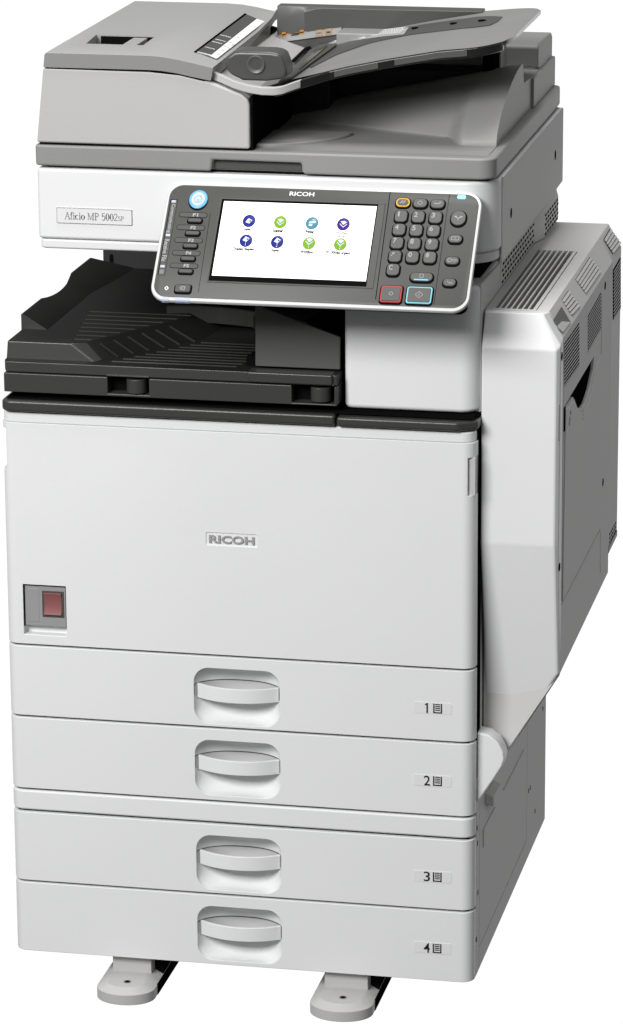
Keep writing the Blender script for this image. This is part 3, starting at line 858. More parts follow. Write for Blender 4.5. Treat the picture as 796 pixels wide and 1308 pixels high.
for (x, y, wd) in ((252, 67.5, 17), (262, 60.5, 12), (271, 53.5, 12), (275, 50.5, 12), (281, 45, 13)):
    k = 0
    while k < wd:
        l_ = random.uniform(0.8, 2.2)
        h_ = 1.3 if y > 67 else 0.55
        Q = [ls(x+k, y+0.25*k), ls(x+k+l_, y+0.25*(k+l_)), ls(x+k+l_+0.7*h_, y+0.25*(k+l_)-h_), ls(x+k+0.7*h_, y+0.25*k-h_)]
        loft(b, [[q+nS*0.0005 for q in Q], [q+nS*0.0007 for q in Q]])
        k += l_+0.5
    mk('text_line', b, INKW, lid); b = bmesh.new()
b = bmesh.new()
for (x, y) in ((283, 65), (286, 60), (293, 55), (296, 58), (303, 49), (278, 70), (290, 62)):
    Q = [ls(x, y), ls(x+2.4, y+0.7), ls(x+2.9, y+0.1), ls(x+.5, y-.6)]
    loft(b, [[q+nS*0.0010 for q in Q], [q+nS*0.0012 for q in Q]])
    mk('print_mark', b, INKG, lid); b = bmesh.new()

# input tray: rising sheet, z depends on x
def tz(x):
    K = [(0.262, 1.082), (0.30, 1.097), (0.345, 1.111), (0.419, 1.1300), (0.463, 1.1395), (0.53, 1.1520), (0.594, 1.1585), (0.63, 1.1600)]
    for (a, za), (q, zq) in zip(K, K[1:]):
        if x <= q:
            t = (x-a)/(q-a); return za+(zq-za)*t
    return K[-1][1]
def tray_pt(px, py, off=0):
    x = 0.45
    for _ in range(12):
        h = hit(px, py, (0, 0, tz(x)), (0, 0, 1)); x = 0.5*x+0.5*h.x
    return Vector((h.x, h.y, tz(h.x)+off))
b = bmesh.new()
NX = 48
outl = []
cols = []
for i in range(NX+1):
    x = 0.270+(0.606-0.270)*i/NX
    y0 = 0.076; y1 = 0.395
    if x > 0.560:
        t = (x-0.560)/0.046
        y0 += 0.048*(1-math.sqrt(max(0, 1-t*t)))*1.6
        y1 -= 0.030*(1-math.sqrt(max(0, 1-t*t)))
    cols.append((x, y0, y1))
NY = 8
top = [[b.verts.new((x, y0+(y1-y0)*j/NY, tz(x))) for j in range(NY+1)] for x, y0, y1 in cols]
low = [[b.verts.new((x, y0+(y1-y0)*j/NY, tz(x)-0.0050)) for j in range(NY+1)] for x, y0, y1 in cols]
for i in range(NX):
    for j in range(NY):
        b.faces.new((top[i][j], top[i+1][j], top[i+1][j+1], top[i][j+1]))
        b.faces.new((low[i][j], low[i][j+1], low[i+1][j+1], low[i+1][j]))
    b.faces.new((low[i][0], low[i+1][0], top[i+1][0], top[i][0])).material_index = 1
    b.faces.new((top[i][NY], top[i+1][NY], low[i+1][NY], low[i][NY]))
for j in range(NY):
    b.faces.new((top[0][j], top[0][j+1], low[0][j+1], low[0][j]))
    b.faces.new((top[NX][j], low[NX][j], low[NX][j+1], top[NX][j+1])).material_index = 1
itr = mk('input_tray', b, [TRAY, GLOSS], adf)
# rim below the near edge: grey hook at the left, black gloss further right
def strip(name, pts, m, parent, h=0.008, d=0.006):
    b = bmesh.new()
    loft(b, [[(p.x, p.y, p.z), (p.x, p.y+d, p.z), (p.x, p.y+d, p.z-h), (p.x, p.y, p.z-h)] for p in pts])
    return mk(name, b, m, parent, 0.0012)
rim = [hy(271.5, 92, 0.030), hy(283, 96, 0.026), hy(298, 103, 0.022), hy(316, 108.5, 0.020), hy(334, 111.5, 0.020), hy(350, 112, 0.022), hy(360, 110.5, 0.026), hy(371, 106.5, 0.034), hy(384, 102, 0.045)]
strip('tray_rim', rim, GREY, adf, 0.0095, 0.010)
rim2 = [Vector((p.x, p.y+0.0004, p.z-0.0005)) for p in rim[5:]] + [Vector((x, y0-0.0012, tz(x)-0.001)) for x, y0, y1 in cols if x > 0.392 and x < 0.600]
strip('tray_edge', rim2, GLOSS, adf, 0.0105, 0.009)
b = bmesh.new()
for (xa, xb) in ((0.402, 0.455), (0.475, 0.562)):
    pts = [(x, 0.0735, tz(x)-0.0025) for x in [xa+(xb-xa)*i/8 for i in range(9)]]
    loft(b, [[(p[0], p[1], p[2]), (p[0], p[1]+0.003, p[2]), (p[0], p[1]+0.003, p[2]-0.0065), (p[0], p[1], p[2]-0.0065)] for p in pts])
mk('edge_reflection', b, PANEL, itr)  # lighter strips paint reflections onto the glossy edge
# dark guide channel, labels and holes on the tray
def tsheet(name, pts, m, off, parent=None, th=0.0003):
    P = [tray_pt(*p) for p in pts]
    xa, xb = min(p.x for p in P), max(p.x for p in P)
    n_ = max(4, int((xb-xa)/0.005))
    rows = []
    for i in range(n_+1):
        x = xa+(xb-xa)*(0.002+0.996*i/n_)
        ys_ = []
        for p, q in zip(P, P[1:]+P[:1]):
            if (p.x-x)*(q.x-x) <= 0 and abs(q.x-p.x) > 1e-9:
                ys_.append(p.y+(q.y-p.y)*(x-p.x)/(q.x-p.x))
        if len(ys_) >= 2: rows.append((x, min(ys_), max(ys_)))
    b = bmesh.new()
    loft(b, [[(x, ya, tz(x)+off), (x, yb, tz(x)+off), (x, yb, tz(x)+off+th), (x, ya, tz(x)+off+th)] for x, ya, yb in rows])
    return mk(name, b, m, parent or itr)
tsheet('guide_channel', [(395, 88), (402, 60), (424, 48), (470, 42), (516, 36), (581, 26), (628, 21), (642, 22), (636, 28), (625, 33), (600, 36), (523, 45), (470, 56), (430, 70)], PANEL, 0.0006)
tsheet('paper_guide', [(352, 110), (402, 62), (413, 58), (430, 60), (390, 84), (372, 103)], PANEL, 0.0016, th=0.002)
tsheet('guide_slot', [(371, 82), (398, 56), (402, 56.5), (376, 84)], DEEP, 0.0040)
tsheet('guide_slot', [(376, 97), (402, 68), (420, 62), (404, 72), (384, 92)], GLOSS, 0.0045)
lb1 = tsheet('warning_label', [(413, 59), (423, 47), (524, 36), (516, 45)], INKG, 0.0012)
tsheet('label_panel', [(420, 55), (428, 48.5), (446, 46.5), (440, 53)], PAPER, 0.0018)
tsheet('label_panel', [(443, 52.5), (449, 46), (471, 43.5), (466, 50)], PAPER, 0.0018)
b = bmesh.new()
for r_ in range(5):
    k = 0
    while k < 42:
        l_ = random.uniform(1, 3); X0 = 474+k-r_*1.0; Y0 = 41.5-k*0.11+r_*1.55
        Q = [tray_pt(X0, Y0, 0.0018), tray_pt(X0+l_, Y0-0.11*l_, 0.0018), tray_pt(X0+l_, Y0-0.11*l_-0.6, 0.0018), tray_pt(X0, Y0-0.6, 0.0018)]
        loft(b, [Q, [q+Vector((0, 0, 0.0002)) for q in Q]]); k += l_+0.8
mk('label_text', b, PAPER, itr)
for (px, py) in ((531, 37), (580, 31), (616, 27.3)):
    b = bmesh.new(); q = tray_pt(px, py, 0.0010)
    for dx, rx in ((0, 0.0052), (0.0095, 0.0028)):
        loft(b, [[(q.x+dx+rx*math.cos(2*math.pi*i/20), q.y+rx*1.5*math.sin(2*math.pi*i/20), q.z+k_) for i in range(20)] for k_ in (0, 0.0006)])
    mk('tray_hole', b, DEEP, itr)
# rear fence of the tray
b = bmesh.new()
xs = [0.2655+0.012*i for i in range(26)]
loft(b, [[(x, 0.383, tz(x)-0.003), (x, 0.378, min(tz(x)+0.05, 1.1530)), (x, 0.381, 1.1545), (x, 0.402, 1.1545), (x, 0.405, tz(x)-0.006)] for x in xs if x < 0.535])
fen = mk('rear_fence', b, FENCE, adf, 0.0008)
FY = 0.3775
b = bmesh.new()
Q = [hy(*q, FY) for q in ((348, 47), (436, 35.2), (436, 43), (348.6, 55))]
loft(b, [[q for q in Q], [q+Vector((0, 0.02, 0)) for q in Q]])
il = mk('size_label', b, INKG, fen)
b = bmesh.new()
def fq(pts, m_i=0):
    Q = [hy(*q, FY-0.0004) for q in pts]; loft(b, [Q, [q+Vector((0, 0.0003, 0)) for q in Q]], True, m_i)
fq([(355, 44.5), (370, 42.5), (370, 44), (355, 46)]); fq([(360, 41.3), (365, 40.6), (365, 46.4), (360, 47)])
fq([(377, 41.6), (392, 39.6), (392, 41), (377, 43)]); fq([(383, 38.4), (388, 37.7), (388, 43.4), (383, 44)])
for x0 in (403, 415):
    y0 = 38.4-(x0-403)*0.13
    fq([(x0, y0), (x0+9, y0-1.2), (x0+9, y0-0.2), (x0, y0+1)]); fq([(x0, y0+7), (x0+9, y0+5.8), (x0+9, y0+6.8), (x0, y0+8)])
    fq([(x0, y0+1), (x0+1, y0+.9), (x0+1, y0+6.9), (x0, y0+7)]); fq([(x0+8, y0), (x0+9, y0-.2), (x0+9, y0+5.8), (x0+8, y0+6)])
mk('orange_symbols', b, ORANGE, il)
b = bmesh.new()
fq([(371, 46), (381, 44.7), (384, 41.2), (374, 42.4)]); fq([(350, 47.5), (352, 47), (352, 53), (350, 53.5)])
fq([(405, 42), (410, 41.2), (410, 42.2), (405, 43)]); fq([(417, 40.2), (422, 39.6), (422, 41.8), (417, 42.4)])
mk('grey_symbols', b, DARK, il)
# inner throat beneath the lid and dark body under the tray
b = bmesh.new(); box(b, 0.2500, 0.2585, 0.11, 0.372, 1.08, 1.130); mk('feed_throat', b, DARK, adf, 0.002)
b = bmesh.new(); box(b, 0.300, 0.545, 0.30, 0.50, 1.035, 1.092); box(b, 0.3095, 0.36, 0.25, 0.42, 1.035, 1.085); mk('exit_body', b, BAY, adf, 0.003)
b = bmesh.new(); box(b, 0.545, 0.560, 0.29, 0.33, 1.07, 1.1500); mk('tray_shade_block', b, DEEP, adf, 0.002)  # black block standing in for the shaded gap under the tray
b = bmesh.new(); box(b, 0.35, 0.56, 0.34, 0.385, 1.085, 1.128); mk('tray_beam', b, BASE, adf, 0.002)
# front knob piece of the tray hinge
b = bmesh.new()
kn = [hy(*q, 0.034) for q in ((287.5, 78), (290, 72), (299, 66), (306, 65), (345, 66), (356, 68), (360, 72), (366, 88), (366, 97), (361, 101), (340, 104), (310, 103), (292, 94), (288, 86))]
prism(b, [(p.x, p.z) for p in kn], 'y', 0.034, 0.075)
kb = mk('hinge_block', b, mat('hinge_grey', (0.068, 0.068, 0.066), 0.32, 0.5, bump=0.15), adf, 0.0045, 4)
b = bmesh.new(); p = hy(327, 82.5, 0.033)
n = 32
def cr(r_, y): return [(p.x+r_*math.cos(2*math.pi*i/n), y, p.z+r_*math.sin(2*math.pi*i/n)) for i in range(n)]
loft(b, [cr(0.0110, 0.040), cr(0.0110, 0.0325), cr(0.0100, 0.0318), cr(0.0088, 0.0320), cr(0.0060, 0.0345), cr(0.0022, 0.0355)])
mk('hinge_knob', b, mat('knob_grey', (0.09, 0.09, 0.088), 0.35, 0.5), adf)
# exit wedge as a modelled surface
b = bmesh.new()
def smooth(t): t = max(0, min(1, t)); return t*t*(3-2*t)
GX, GY = 90, 60
X0, X1, Y0, Y1 = 0.3100, 0.5940, 0.035, 0.50
def wz(x, y):
    yf, yr = yfr(x)
    Hr = 0.004+0.0635*max(0, (x-0.29)/0.305)**1.0
    t = (y-yf)/(yr-yf)
    if t <= 0: P = 0
    elif t >= 1: P = 1
    else:
        s_ = smooth((x-0.524)/0.030)
        Pa = math.sqrt(1-(1-t)**2)*(0.75+0.25*t)
        Pb = 0.80*(t/0.62)**0.85 if t < 0.62 else 0.80+0.20*(t-0.62)/0.38
        P = Pa*s_+Pb*(1-s_)
    f = 0.0006*smooth((y-0.04)/0.02)
    z = 1.0342+f+Hr*P
    if y > 0.300: z = z+(min(z, 1.0735)-z)*smooth((y-0.300)/0.012)
    return z
def yfr(x):
    s_ = smooth((x-0.524)/0.030)
    yf = (0.245-0.105*(max(0, x-0.29)/0.26)**1.1)*(1-s_)+0.098*s_
    return yf, max(0.275, yf+0.04)
g = []
for i in range(GX+1):
    x = X0+(X1-X0)*i/GX
    yf, yr = yfr(x)
    row = []
    for j in range(GY+1):
        if j < 8: y = Y0+(yf-Y0)*j/8
        elif j < 50: y = yf+(yr-yf)*((j-8)/42)**2
        elif j < 54: y = yr+(max(0.300, yr)-yr)*(j-50)/4
        elif j < 58: y = 0.300+0.013*(j-54)/4+1e-5
        else: y = 0.313+(Y1-0.313)*(j-57)/3
        row.append(b.verts.new((x, y, wz(x, y))))
    g.append(row)
for i in range(GX):
    for j in range(GY):
        b.faces.new((g[i][j], g[i+1][j], g[i+1][j+1], g[i][j+1]))
lo = [b.verts.new((X1, v.co.y, 1.0335)) for v in g[GX]]
for j in range(GY):
    b.faces.new((g[GX][j], lo[j], lo[j+1], g[GX][j+1]))
et = mk('exit_tray', b, BASE, adf, recalc=False)
et.data.set_sharp_from_angle(angle=R(60))
b = bmesh.new()   # raised oval paper stop on the exit floor
pts = []
for i in range(28):
    t = i/27
    pts.append((0.312+0.098*math.sin(t*math.pi/2)**0.6, 0.045+0.10*t))
prism(b, pts+[(0.312, 0.145)], 'z', 1.0335, 1.0385); mk('exit_platform', b, BASE, adf, 0.0012)
b = bmesh.new()
Q = [(0.545, 0.19, 0), (0.585, 0.21, 0)]
# hinge housings at the rear
b = bmesh.new()
prism(b, rr(0.505, 0.5925, 0.43, 0.553, 0.006, 4), 'z', 1.0340, 1.0760)
mk('rear_hinge_base', b, BASE, adf, 0.0015)
b = bmesh.new()
loft(b, [[(x, 0.43, 1.0750), (x, 0.553, 1.0500), (x, 0.553, 1.0990), (x, 0.545, 1.1040), (x, 0.436, 1.1060), (x, 0.430, 1.1020)] for x in (0.500, 0.5935)])
mk('rear_hinge', b, BASE, adf, 0.003, 3)
b = bmesh.new(); box(b, 0.586, 0.5975, 0.37, 0.553, 1.034, 1.0720); mk('hinge_flank', b, BASE, adf, 0.0015)

# ================================================================== CONTROL PANEL
PO = Vector((0.2205, 0.0060, 0.9800))
VD = Vector((0, -0.0849, -0.0935)).normalized()
VU = -VD
XR = Vector((1, 0, 0))
NP = XR.cross(VU).normalized()
PM = frame(PO, XR, VU)
PI_ = PM.inverted()
def pl_(x, y, off=0):
    h = hit(x, y, PO+NP*off, NP); l_ = PI_ @ h
    return l_.x, l_.y
uL = pl_(202.5, 310)[0]; uR = pl_(608, 320)[0]
vT = pl_(400, 238.5)[1]; vB = pl_(400, 391)[1]
b = bmesh.new()
def rrz(x0, x1, y0, y1, r, z, n=10): return [(p[0], p[1], z) for p in rr(x0, x1, y0, y1, r, n)]
loft(b, [rrz(uL+0.012, uR-0.012, vB+0.012, vT-0.006, 0.016, -0.018), rrz(uL+0.003, uR-0.003, vB+0.004, vT-0.003, 0.018, -0.008),
         rrz(uL, uR, vB, vT, 0.020, -0.0045), rrz(uL, uR, vB, vT, 0.020, -0.0015), rrz(uL+0.0008, uR-0.0008, vB+0.0008, vT-0.0008, 0.0192, -0.0003), rrz(uL+0.002, uR-0.002, vB+0.002, vT-0.002, 0.018, 0)])
cp = mk('control_panel', b, [mat('panel_white_rim', (0.60, 0.60, 0.605), 0.32, 0.5)], ROOT, M=PM)
b = bmesh.new()
loft(b, [rrz(uL+0.0036, uR-0.0036, vB+0.0045, vT-0.0038, 0.0168, -0.004), rrz(uL+0.0036, uR-0.0036, vB+0.0045, vT-0.0038, 0.0168, 0.0004), rrz(uL+0.0042, uR-0.0042, vB+0.0052, vT-0.0045, 0.0162, 0.0009)])
face = mk('panel_face', b, PANEL, cp, M=PM)
# support arm behind
b = bmesh.new()
loft(b, [rrz(uL+0.10, uR-0.012, vB+0.03, vT-0.004, 0.01, -0.060), rrz(uL+0.06, uR-0.004, vB+0.012, vT-0.004, 0.012, -0.018)])
mk('panel_support', b, DEEP, cp, M=PM)
H = 0.0009
def pbox(bm_, cx, cy, w_, h_, r_, z0, z1, inset=0.0, mi=0, n=5):
    loft(bm_, [rrz(cx-w_/2, cx+w_/2, cy-h_/2, cy+h_/2, r_, z0, n), rrz(cx-w_/2, cx+w_/2, cy-h_/2, cy+h_/2, r_, z1-inset, n), rrz(cx-w_/2+inset, cx+w_/2-inset, cy-h_/2+inset, cy+h_/2-inset, max(r_-inset, 0.0002), z1, n)], True, mi)
# screen
s0 = pl_(286.5, 258); s1 = pl_(482, 264); s2 = pl_(467.5, 359.5); s3 = pl_(271, 353)
su0 = (s0[0]+s3[0])/2; su1 = (s1[0]+s2[0])/2; sv1 = (s0[1]+s1[1])/2; sv0 = (s2[1]+s3[1])/2
b = bmesh.new(); 
o = [(su0-0.0030, sv0-0.0075), (su1+0.0015, sv0-0.0075), (su1+0.0015, sv1+0.0028), (su0-0.0030, sv1+0.0028)]
loft(b, [[(p[0], p[1], 0.0005) for p in o], [(p[0], p[1], H+0.0004) for p in o]])
mk('screen_frame', b, DEEP, cp, M=PM)
b = bmesh.new(); box(b, su0, su1, sv0, sv1, 0.0005, H+0.0007)
screen = mk('touch_screen', b, SCR, cp, M=PM)
b = bmesh.new()     # raised bezel step around the screen
bz = 0.0065
box(b, su0-0.0045, su1+0.0095, sv1+0.0028, sv1+0.0045, 0.0003, H+0.0012); box(b, su0-0.0045, su1+0.0095, sv0-0.0092, sv0-0.0075, 0.0003, H+0.0010)
box(b, su0-0.0045, su0-0.0030, sv0-0.0075, sv1+0.0028, 0.0003, H+0.0012); box(b, su1+0.0015, su1+0.0095, sv0-0.0075, sv1+0.0028, 0.0003, H+0.0010)
mk('screen_bezel', b, PANEL, cp, M=PM)
Zs = H+0.0007
def ptext(dst, s, x, y, w_, h_, z, mi=0, rot=0, bold=0.00005):
    t = text_bm(s, 0.004, w_, h_, bold=bold, ext=0.00005)
    for f in t.faces: f.material_index = 0
    add(dst, t, Matrix.Translation((x, y, z)) @ Matrix.Rotation(rot, 4, 'Z'), mi)
icons = [(318.5, 283, NAVY, 'Copier', 0.0105, '', 0), (358.5, 284.5, LIME, 'Scanner', 0.0125, '', 1), (399, 286, TEAL, 'Printer', 0.011, '', 2), (439, 287.3, VIOL, 'Document\nServer', 0.0165, '', 1),
         (314.5, 308.3, NAVY, 'Duplex Stapled', 0.0250, '1', 0), (354.5, 310, NAVY, 'Duplex', 0.0105, '2', 0), (395, 311.6, LIME, 'Workflow', 0.0155, '1', 1), (435, 313, LIME, 'FC 300dpi urgent', 0.0290, '2', 1)]
for px, py, m, cap, wd, num, kind in icons:
    u, v = pl_(px, py)
    b = bmesh.new(); r_ = 0.0077
    def er(k, z): return [(u+r_*k*math.cos(2*math.pi*i/32), v+r_*1.12*k*math.sin(2*math.pi*i/32), z) for i in range(32)]
    loft(b, [er(1, Zs-0.0001), er(1, Zs+0.0002), er(0.9, Zs+0.0004)], True, 0)
    dy = 0.0022 if num else 0.0
    def quad(pts, mi=1, z=Zs+0.0005):
        loft(b, [[(u+p[0], v+dy+p[1], z) for p in pts], [(u+p[0], v+dy+p[1], z+0.0001) for p in pts]], True, mi)
    if kind == 0:
        quad([(-0.0042, -0.002), (0.0008, -0.0040), (0.0042, 0.0008), (-0.0008, 0.0036)])
        quad([(0.0004, -0.0008), (0.002, -0.0014), (0.003, 0), (0.0012, 0.0008)], 0, Zs+0.0007)
    elif kind == 1:
        quad([(-0.0042, 0.0010), (0.0002, -0.0034), (0.0044, 0.0006), (0.0044, -0.0006), (0.0002, -0.0048), (-0.0042, -0.0004)])
        quad([(-0.0036, 0.0036), (0.0, -0.0012), (0.0042, 0.0026), (0.0006, 0.0044)])
    else:
        quad([(-0.0040, -0.0006), (0.0046, 0.0004), (0.0046, 0.0030), (-0.0030, 0.0022)])
        quad([(-0.0040, -0.0038), (0.0004, -0.0042), (0.0010, -0.0012), (-0.0034, -0.0014)])
        quad([(-0.001, 0.0036), (0.0036, 0.004), (0.004, 0.005), (-0.0004, 0.0046)])
    if num: ptext(b, num, u+0.0002, v-0.0046, None, 0.0048, Zs+0.0006, 1, bold=0.00003)
    mk('screen_icon', b, [m, ICONW], screen, M=PM, recalc=False)
    b = bmesh.new()
    if '\n' in cap:
        a_, c_ = cap.split('\n'); ptext(b, a_, u-0.0005, v-0.0115, wd, 0.0036, Zs+0.0002, bold=0.0001); ptext(b, c_, u-0.0005, v-0.0158, wd*0.62, 0.0034, Zs+0.0002, bold=0.0001)
    else:
        ptext(b, cap, u-0.0010, v-0.0118, wd, 0.0050, Zs+0.0002, bold=0.0002)
    mk('icon_caption', b, INK, screen, M=PM, recalc=False)
def house(dst, u, v, s, z, mi=0, th=0.10):
    def ln(a, c_):
        a = Vector(a)*s; c_ = Vector(c_)*s; d = (c_-a).normalized(); nn = Vector((-d.y, d.x))*th*s/2
        q = [a-nn, c_-nn, c_+nn, a+nn]
        loft(dst, [[(u+p.x, v+p.y, z) for p in q], [(u+p.x, v+p.y, z+0.0001) for p in q]], True, mi)
    for a, c_ in (((-1, 0), (0, 1)), ((0, 1), (1, 0)), ((-0.72, 0), (-0.72, -0.9)), ((-0.72, -0.9), (0.72, -0.9)), ((0.72, -0.9), (0.72, 0)), ((-0.2, -0.9), (-0.2, -0.2)), ((-0.2, -0.2), (0.22, -0.2)), ((0.22, -0.2), (0.22, -0.9)), ((0.6, 0.4), (0.6, 1.0))):
        ln(a, c_)
b = bmesh.new(); u, v = pl_(382, 269.5); house(b, u, v, 0.0042, Zs+0.0002); mk('home_symbol', b, INKG, screen, M=PM, recalc=False)
# maker's name above the screen
b = bmesh.new(); u, v = pl_(386, 248.3); ptext(b, 'RICOH', u, v, 0.030, 0.0058, H+0.0002, bold=0.0001); mk('name_letters', b, INKW, cp, M=PM, recalc=False)

# keys
def key(px, py, w_, h_, r_, name='key', ringm=None, sym=None, symw=None, symh=0.0034, off=(0, 0), well=True, extra=None, km=KEYM, zup=0.0022, symm=KINK):
    u, v = pl_(px, py)
    b = bmesh.new()
    if well: pbox(b, u+0.0002, v-0.0007, w_+0.0032, h_+0.0038, r_+0.0014, 0.0003, H+0.00015, 0, 2)
    if ringm:
        pbox(b, u, v, w_, h_, r_, 0.0006, H+0.0016, 0.0004, 3)
        pbox(b, u, v, w_-0.0034, h_-0.0034, max(r_-0.0014, 0.0006), H+0.001, H+0.0024, 0.0004, 0)
    else:
        pbox(b, u, v, w_, h_, r_, 0.0006, H+zup, 0.0006, 0)
    zz = H+(0.0025 if ringm else zup)+0.00008
    if sym: ptext(b, sym, u+off[0], v+off[1], symw, symh, zz, 1, bold=0.00008)
    if extra: extra(b, u, v, zz)
    return mk(name, b, [km, symm, DEEP, ringm or KEYM], cp, M=PM, recalc=False)
def sline(b, pts, th, z, mi=1):
    for a, c_ in zip(pts, pts[1:]):
        a = Vector(a); c_ = Vector(c_); d = (c_-a).normalized(); nn = Vector((-d.y, d.x))*th/2
        q = [a-nn, c_-nn, c_+nn, a+nn]
        loft(b, [[(p.x, p.y, z) for p in q], [(p.x, p.y, z+0.0001) for p in q]], True, mi)
def dia(s): return lambda b, u, v, z: sline(b, [(u-s, v), (u, v+s), (u+s, v), (u, v-s), (u-s, v)], 0.0006, z)
KW, KH = 0.0148, 0.0155
def slashes(b, u, v, z):
    for k in (-0.0018, 0.0012): sline(b, [(u+k-0.0012, v-0.002), (u+k+0.0018, v+0.002)], 0.0011, z)
key(515.2, 259.7, 0.0165, 0.0118, 0.0052, ringm=YEL, extra=slashes)
key(537.3, 260.7, 0.0165, 0.0118, 0.0052, extra=dia(0.0030))
key(559.4, 261.6, 0.0165, 0.0118, 0.0052, extra=lambda b, u, v, z: sline(b, [(u-0.004, v), (u+0.001, v-0.0004), (u+0.004, v+0.002)], 0.0012, z))
for px, py, s in ((512.8, 277.4, '1'), (534.7, 278.2, '2'), (556.8, 279.0, '3'), (510.2, 294.3, '4'), (532.0, 295.3, '5'), (554.2, 296.1, '6'),
                  (507.5, 311.4, '7'), (529.6, 312.4, '8'), (552.0, 313.2, '9'), (505.0, 328.5, './*'), (527.2, 329.3, '0'), (549.3, 330.0, '#'), (502.5, 345.6, 'C')):
    key(px, py, KW, KH, 0.0048, sym=s, symw=(0.0018 if s == '1' else 0.0042), symh=0.0068 if s != './*' else 0.0055, off=(-0.0028, 0.0026))
def samp(b, u, v, z):
    sline(b, [(u-0.002, v-0.001), (u-0.002, v+0.0035), (u+0.002, v+0.0035), (u+0.002, v-0.001), (u-0.002, v-0.001)], 0.0006, z)
    pbox(b, u, v-0.0042, 0.017, 0.0016, 0.0006, z-0.0004, z+0.0001, 0, 3, 2)
key(538.9, 355.0, 0.0265, 0.0115, 0.0055, ringm=None, extra=samp).data.materials[3] = CYAN
def circ(b, u, v, z):
    sline(b, [(u+0.0022*math.cos(2*math.pi*i/10), v+0.0022*math.sin(2*math.pi*i/10)) for i in range(11)], 0.0007, z)
key(500.0, 376.7, 0.0250, 0.0225, 0.0030, 'stop_key', REDR, extra=circ)
def startsym(b, u, v, z):
    dia(0.0045)(b, u, v, z); sline(b, [(u, v-0.0018), (u, v+0.0018)], 0.0007, z)
key(535.9, 378.2, 0.0300, 0.0225, 0.0030, 'start_key', CYAN, extra=startsym)
def leaf(b, u, v, z):
    for s in (-1, 1):
        q = [(u, v-0.001), (u+s*0.0025, v-0.0002), (u+s*0.0055, v+0.0018), (u+s*0.0028, v+0.0026)]
        loft(b, [[(p[0], p[1], z) for p in q], [(p[0], p[1], z+0.0001) for p in q]], True, 1)
    sline(b, [(u, v-0.0035), (u, v)], 0.0009, z)
key(586.0, 279.8, 0.0175, 0.0200, 0.00865, 'round_key', extra=leaf)
def rectsym(b, u, v, z):
    sline(b, [(u-0.0042, v-0.002), (u-0.0042, v+0.0022), (u+0.0042, v+0.0022), (u+0.0042, v-0.002), (u-0.0042, v-0.002)], 0.0006, z)
    sline(b, [(u, v-0.001), (u, v+0.0014)], 0.0007, z)
key(582.0, 306.3, 0.0160, 0.0105, 0.0050, 'oval_key', extra=rectsym)
key(578.0, 334.1, 0.0160, 0.0105, 0.0050, 'oval_key', extra=lambda b, u, v, z: (circ(b, u-0.003, v, z), sline(b, [(u, v-0.001), (u+0.005, v-0.001), (u+0.005, v+0.001), (u, v+0.001)], 0.0006, z)))
key(574.5, 361.9, 0.0150, 0.0100, 0.0048, 'oval_key', extra=lambda b, u, v, z: (sline(b, [(u-0.003, v+0.0008), (u-0.001, v+0.0008)], 0.0007, z), sline(b, [(u-0.001, v-0.0012), (u+0.004, v-0.0012)], 0.0009, z)))
# seams on the panel
def seam(name, a, c_, th=0.0009, m=DEEP):
    b = bmesh.new(); A_, C2 = pl_(*a), pl_(*c_); sline(b, [A_, C2], th, H+0.0001, 0); mk(name, b, m, face, M=PM, recalc=False)
seam('panel_seam', (498.7, 245.5), (480, 383)); seam('panel_seam', (574.5, 248.5), (554.4, 389.5), 0.0005)
seam('panel_seam', (269, 272), (253.5, 374), 0.0004)
b = bmesh.new()
u, v = pl_(590, 252.3); pbox(b, u, v, 0.0105, 0.0058, 0.0022, 0.0005, H+0.0006, 0.0003, 0); mk('status_lamp', b, LEDB, cp, M=PM)
# home key
u, v = pl_(254, 255.8); b = bmesh.new()
def er2(k, z): return [(u+k*math.cos(2*math.pi*i/40), v+k*1.13*math.sin(2*math.pi*i/40), z) for i in range(40)]
def er3(k, z): return [(u-0.0002+k*math.cos(2*math.pi*i/40), v-0.0012+k*1.13*math.sin(2*math.pi*i/40), z) for i in range(40)]
loft(b, [er3(0.0120, 0.0003), er3(0.0120, H+0.0002)], True, 2)
loft(b, [er2(0.0112, 0.0005), er2(0.0112, H+0.0016), er2(0.0105, H+0.0022)], True, 0)
loft(b, [er2(0.0082, H+0.001), er2(0.0082, H+0.0024), er2(0.0078, H+0.0026)], True, 1)
house(b, u, v, 0.0052, H+0.0027, 0, 0.14)
mk('home_key', b, [BLUE, LABEL2, DEEP], cp, M=PM, recalc=False)
for k in range(5):
    px, py = 247-k*2.95, 275+k*16.25
    u, v = pl_(px, py)
    b = bmesh.new()
    pbox(b, u, v, 0.0345, 0.0072, 0.0034, 0.0004, H+0.0002, 0, 2); pbox(b, u, v, 0.0335, 0.0060, 0.0029, 0.0005, H+0.0004, 0.0001, 0)
    ptext(b, 'F%d' % (k+1), u+0.003, v, 0.0065, 0.0046, H+0.0005, 1, bold=0.00015)
    mk('function_label', b, [PANEL, KINK, DEEP], cp, M=PM, recalc=False)
    key(px+2.3, py+7.2, 0.0165, 0.0052, 0.0022, 'function_key', zup=0.0018)
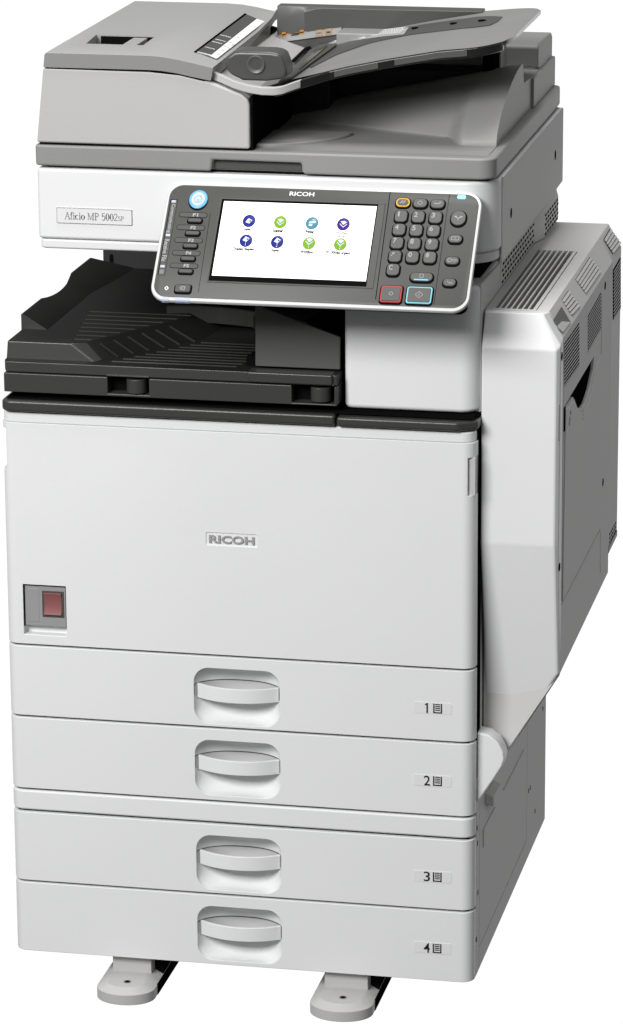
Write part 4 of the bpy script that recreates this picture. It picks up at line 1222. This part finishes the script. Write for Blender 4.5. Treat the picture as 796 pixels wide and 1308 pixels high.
# communicating / receive file indicator strip
a0 = pl_(222.8, 255); a1 = pl_(206.0, 352)
ang = math.atan2(a1[1]-a0[1], a1[0]-a0[0])
ucx = (a0[0]+a1[0])/2; vcy = (a0[1]+a1[1])/2; ln_ = math.hypot(a1[0]-a0[0], a1[1]-a0[1])
MR = Matrix.Translation((ucx, vcy, 0)) @ Matrix.Rotation(ang, 4, 'Z')
b = bmesh.new()
t = bmesh.new(); pbox(t, 0, 0, ln_, 0.0088, 0.001, 0.0004, H+0.0002, 0, 0); add(b, t, MR, 2)
t = bmesh.new(); pbox(t, 0.0006, 0.0004, ln_-0.0008, 0.0074, 0.001, 0.0005, H+0.0004, 0, 0); add(b, t, MR, 0)
for tt, s, wl in ((0.255, 'Communicating', 0.38*ln_), (0.675, 'Receive File', 0.29*ln_)):
    t = text_bm(s, 0.006, wl, 0.0058, bold=0.0001, ext=0.00005); add(b, t, MR @ Matrix.Translation((ln_*(tt-0.5), 0, H+0.0005)), 1)
for tt in (0.03, 0.475, 0.885):
    t = bmesh.new(); box(t, ln_*(tt-0.5)-0.0016, ln_*(tt-0.5)+0.0016, -0.0026, 0.0026, H+0.0003, H+0.0006); add(b, t, MR, 3)
t = bmesh.new(); box(t, ln_*(0.955-0.5)-0.0028, ln_*(0.955-0.5)+0.0028, -0.0026, 0.0026, H+0.0003, H+0.0005); add(b, t, MR, 4)
mk('indicator_strip', b, [PANEL, KINK, DEEP, ICE, INKM], cp, M=PM, recalc=False)
b = bmesh.new(); u, v = pl_(213, 368.5); sline(b, [(u-0.0022, v), (u, v+0.0024), (u+0.0022, v), (u, v-0.0024), (u-0.0022, v)], 0.0010, H+0.0001, 0); mk('diamond_mark', b, PAPER, face, M=PM, recalc=False)
def docsym(b, u, v, z):
    sline(b, [(u-0.002, v-0.0022), (u-0.002, v+0.0022), (u+0.0026, v+0.0022), (u+0.0026, v-0.0022), (u-0.002, v-0.0022)], 0.0007, z)
    sline(b, [(u-0.001, v), (u+0.002, v)], 0.0006, z); sline(b, [(u-0.0042, v), (u-0.0025, v)], 0.0006, z)
key(234, 369.5, 0.0185, 0.0100, 0.0024, 'data_key', extra=docsym)
for px, w_ in ((210.8, 0.0085), (232.8, 0.0180)):
    u, v = pl_(px, 381); v = vB+0.0028
    b = bmesh.new(); loft(b, [[(u-w_/2, vB-0.0004, -0.0055), (u+w_/2, vB-0.0004, -0.0055), (u+w_/2, vB-0.0004, -0.0010), (u+w_/2, vB+0.0006, 0.0002), (u+w_/2, vB+0.0050, 0.0004), (u-w_/2, vB+0.0050, 0.0004), (u-w_/2, vB+0.0006, 0.0002), (u-w_/2, vB-0.0004, -0.0010)][i] for i in ()] if False else
         [[(u+s*w_/2, vB-0.0004, -0.0050), (u+s*w_/2, vB-0.0004, -0.0010), (u+s*w_/2, vB+0.0008, 0.0002), (u+s*w_/2, vB+0.0050, 0.0003), (u+s*w_/2, vB+0.0050, -0.0050)] for s in (-1, 1)])
    mk('indicator_lens', b, ICE, cp, M=PM)
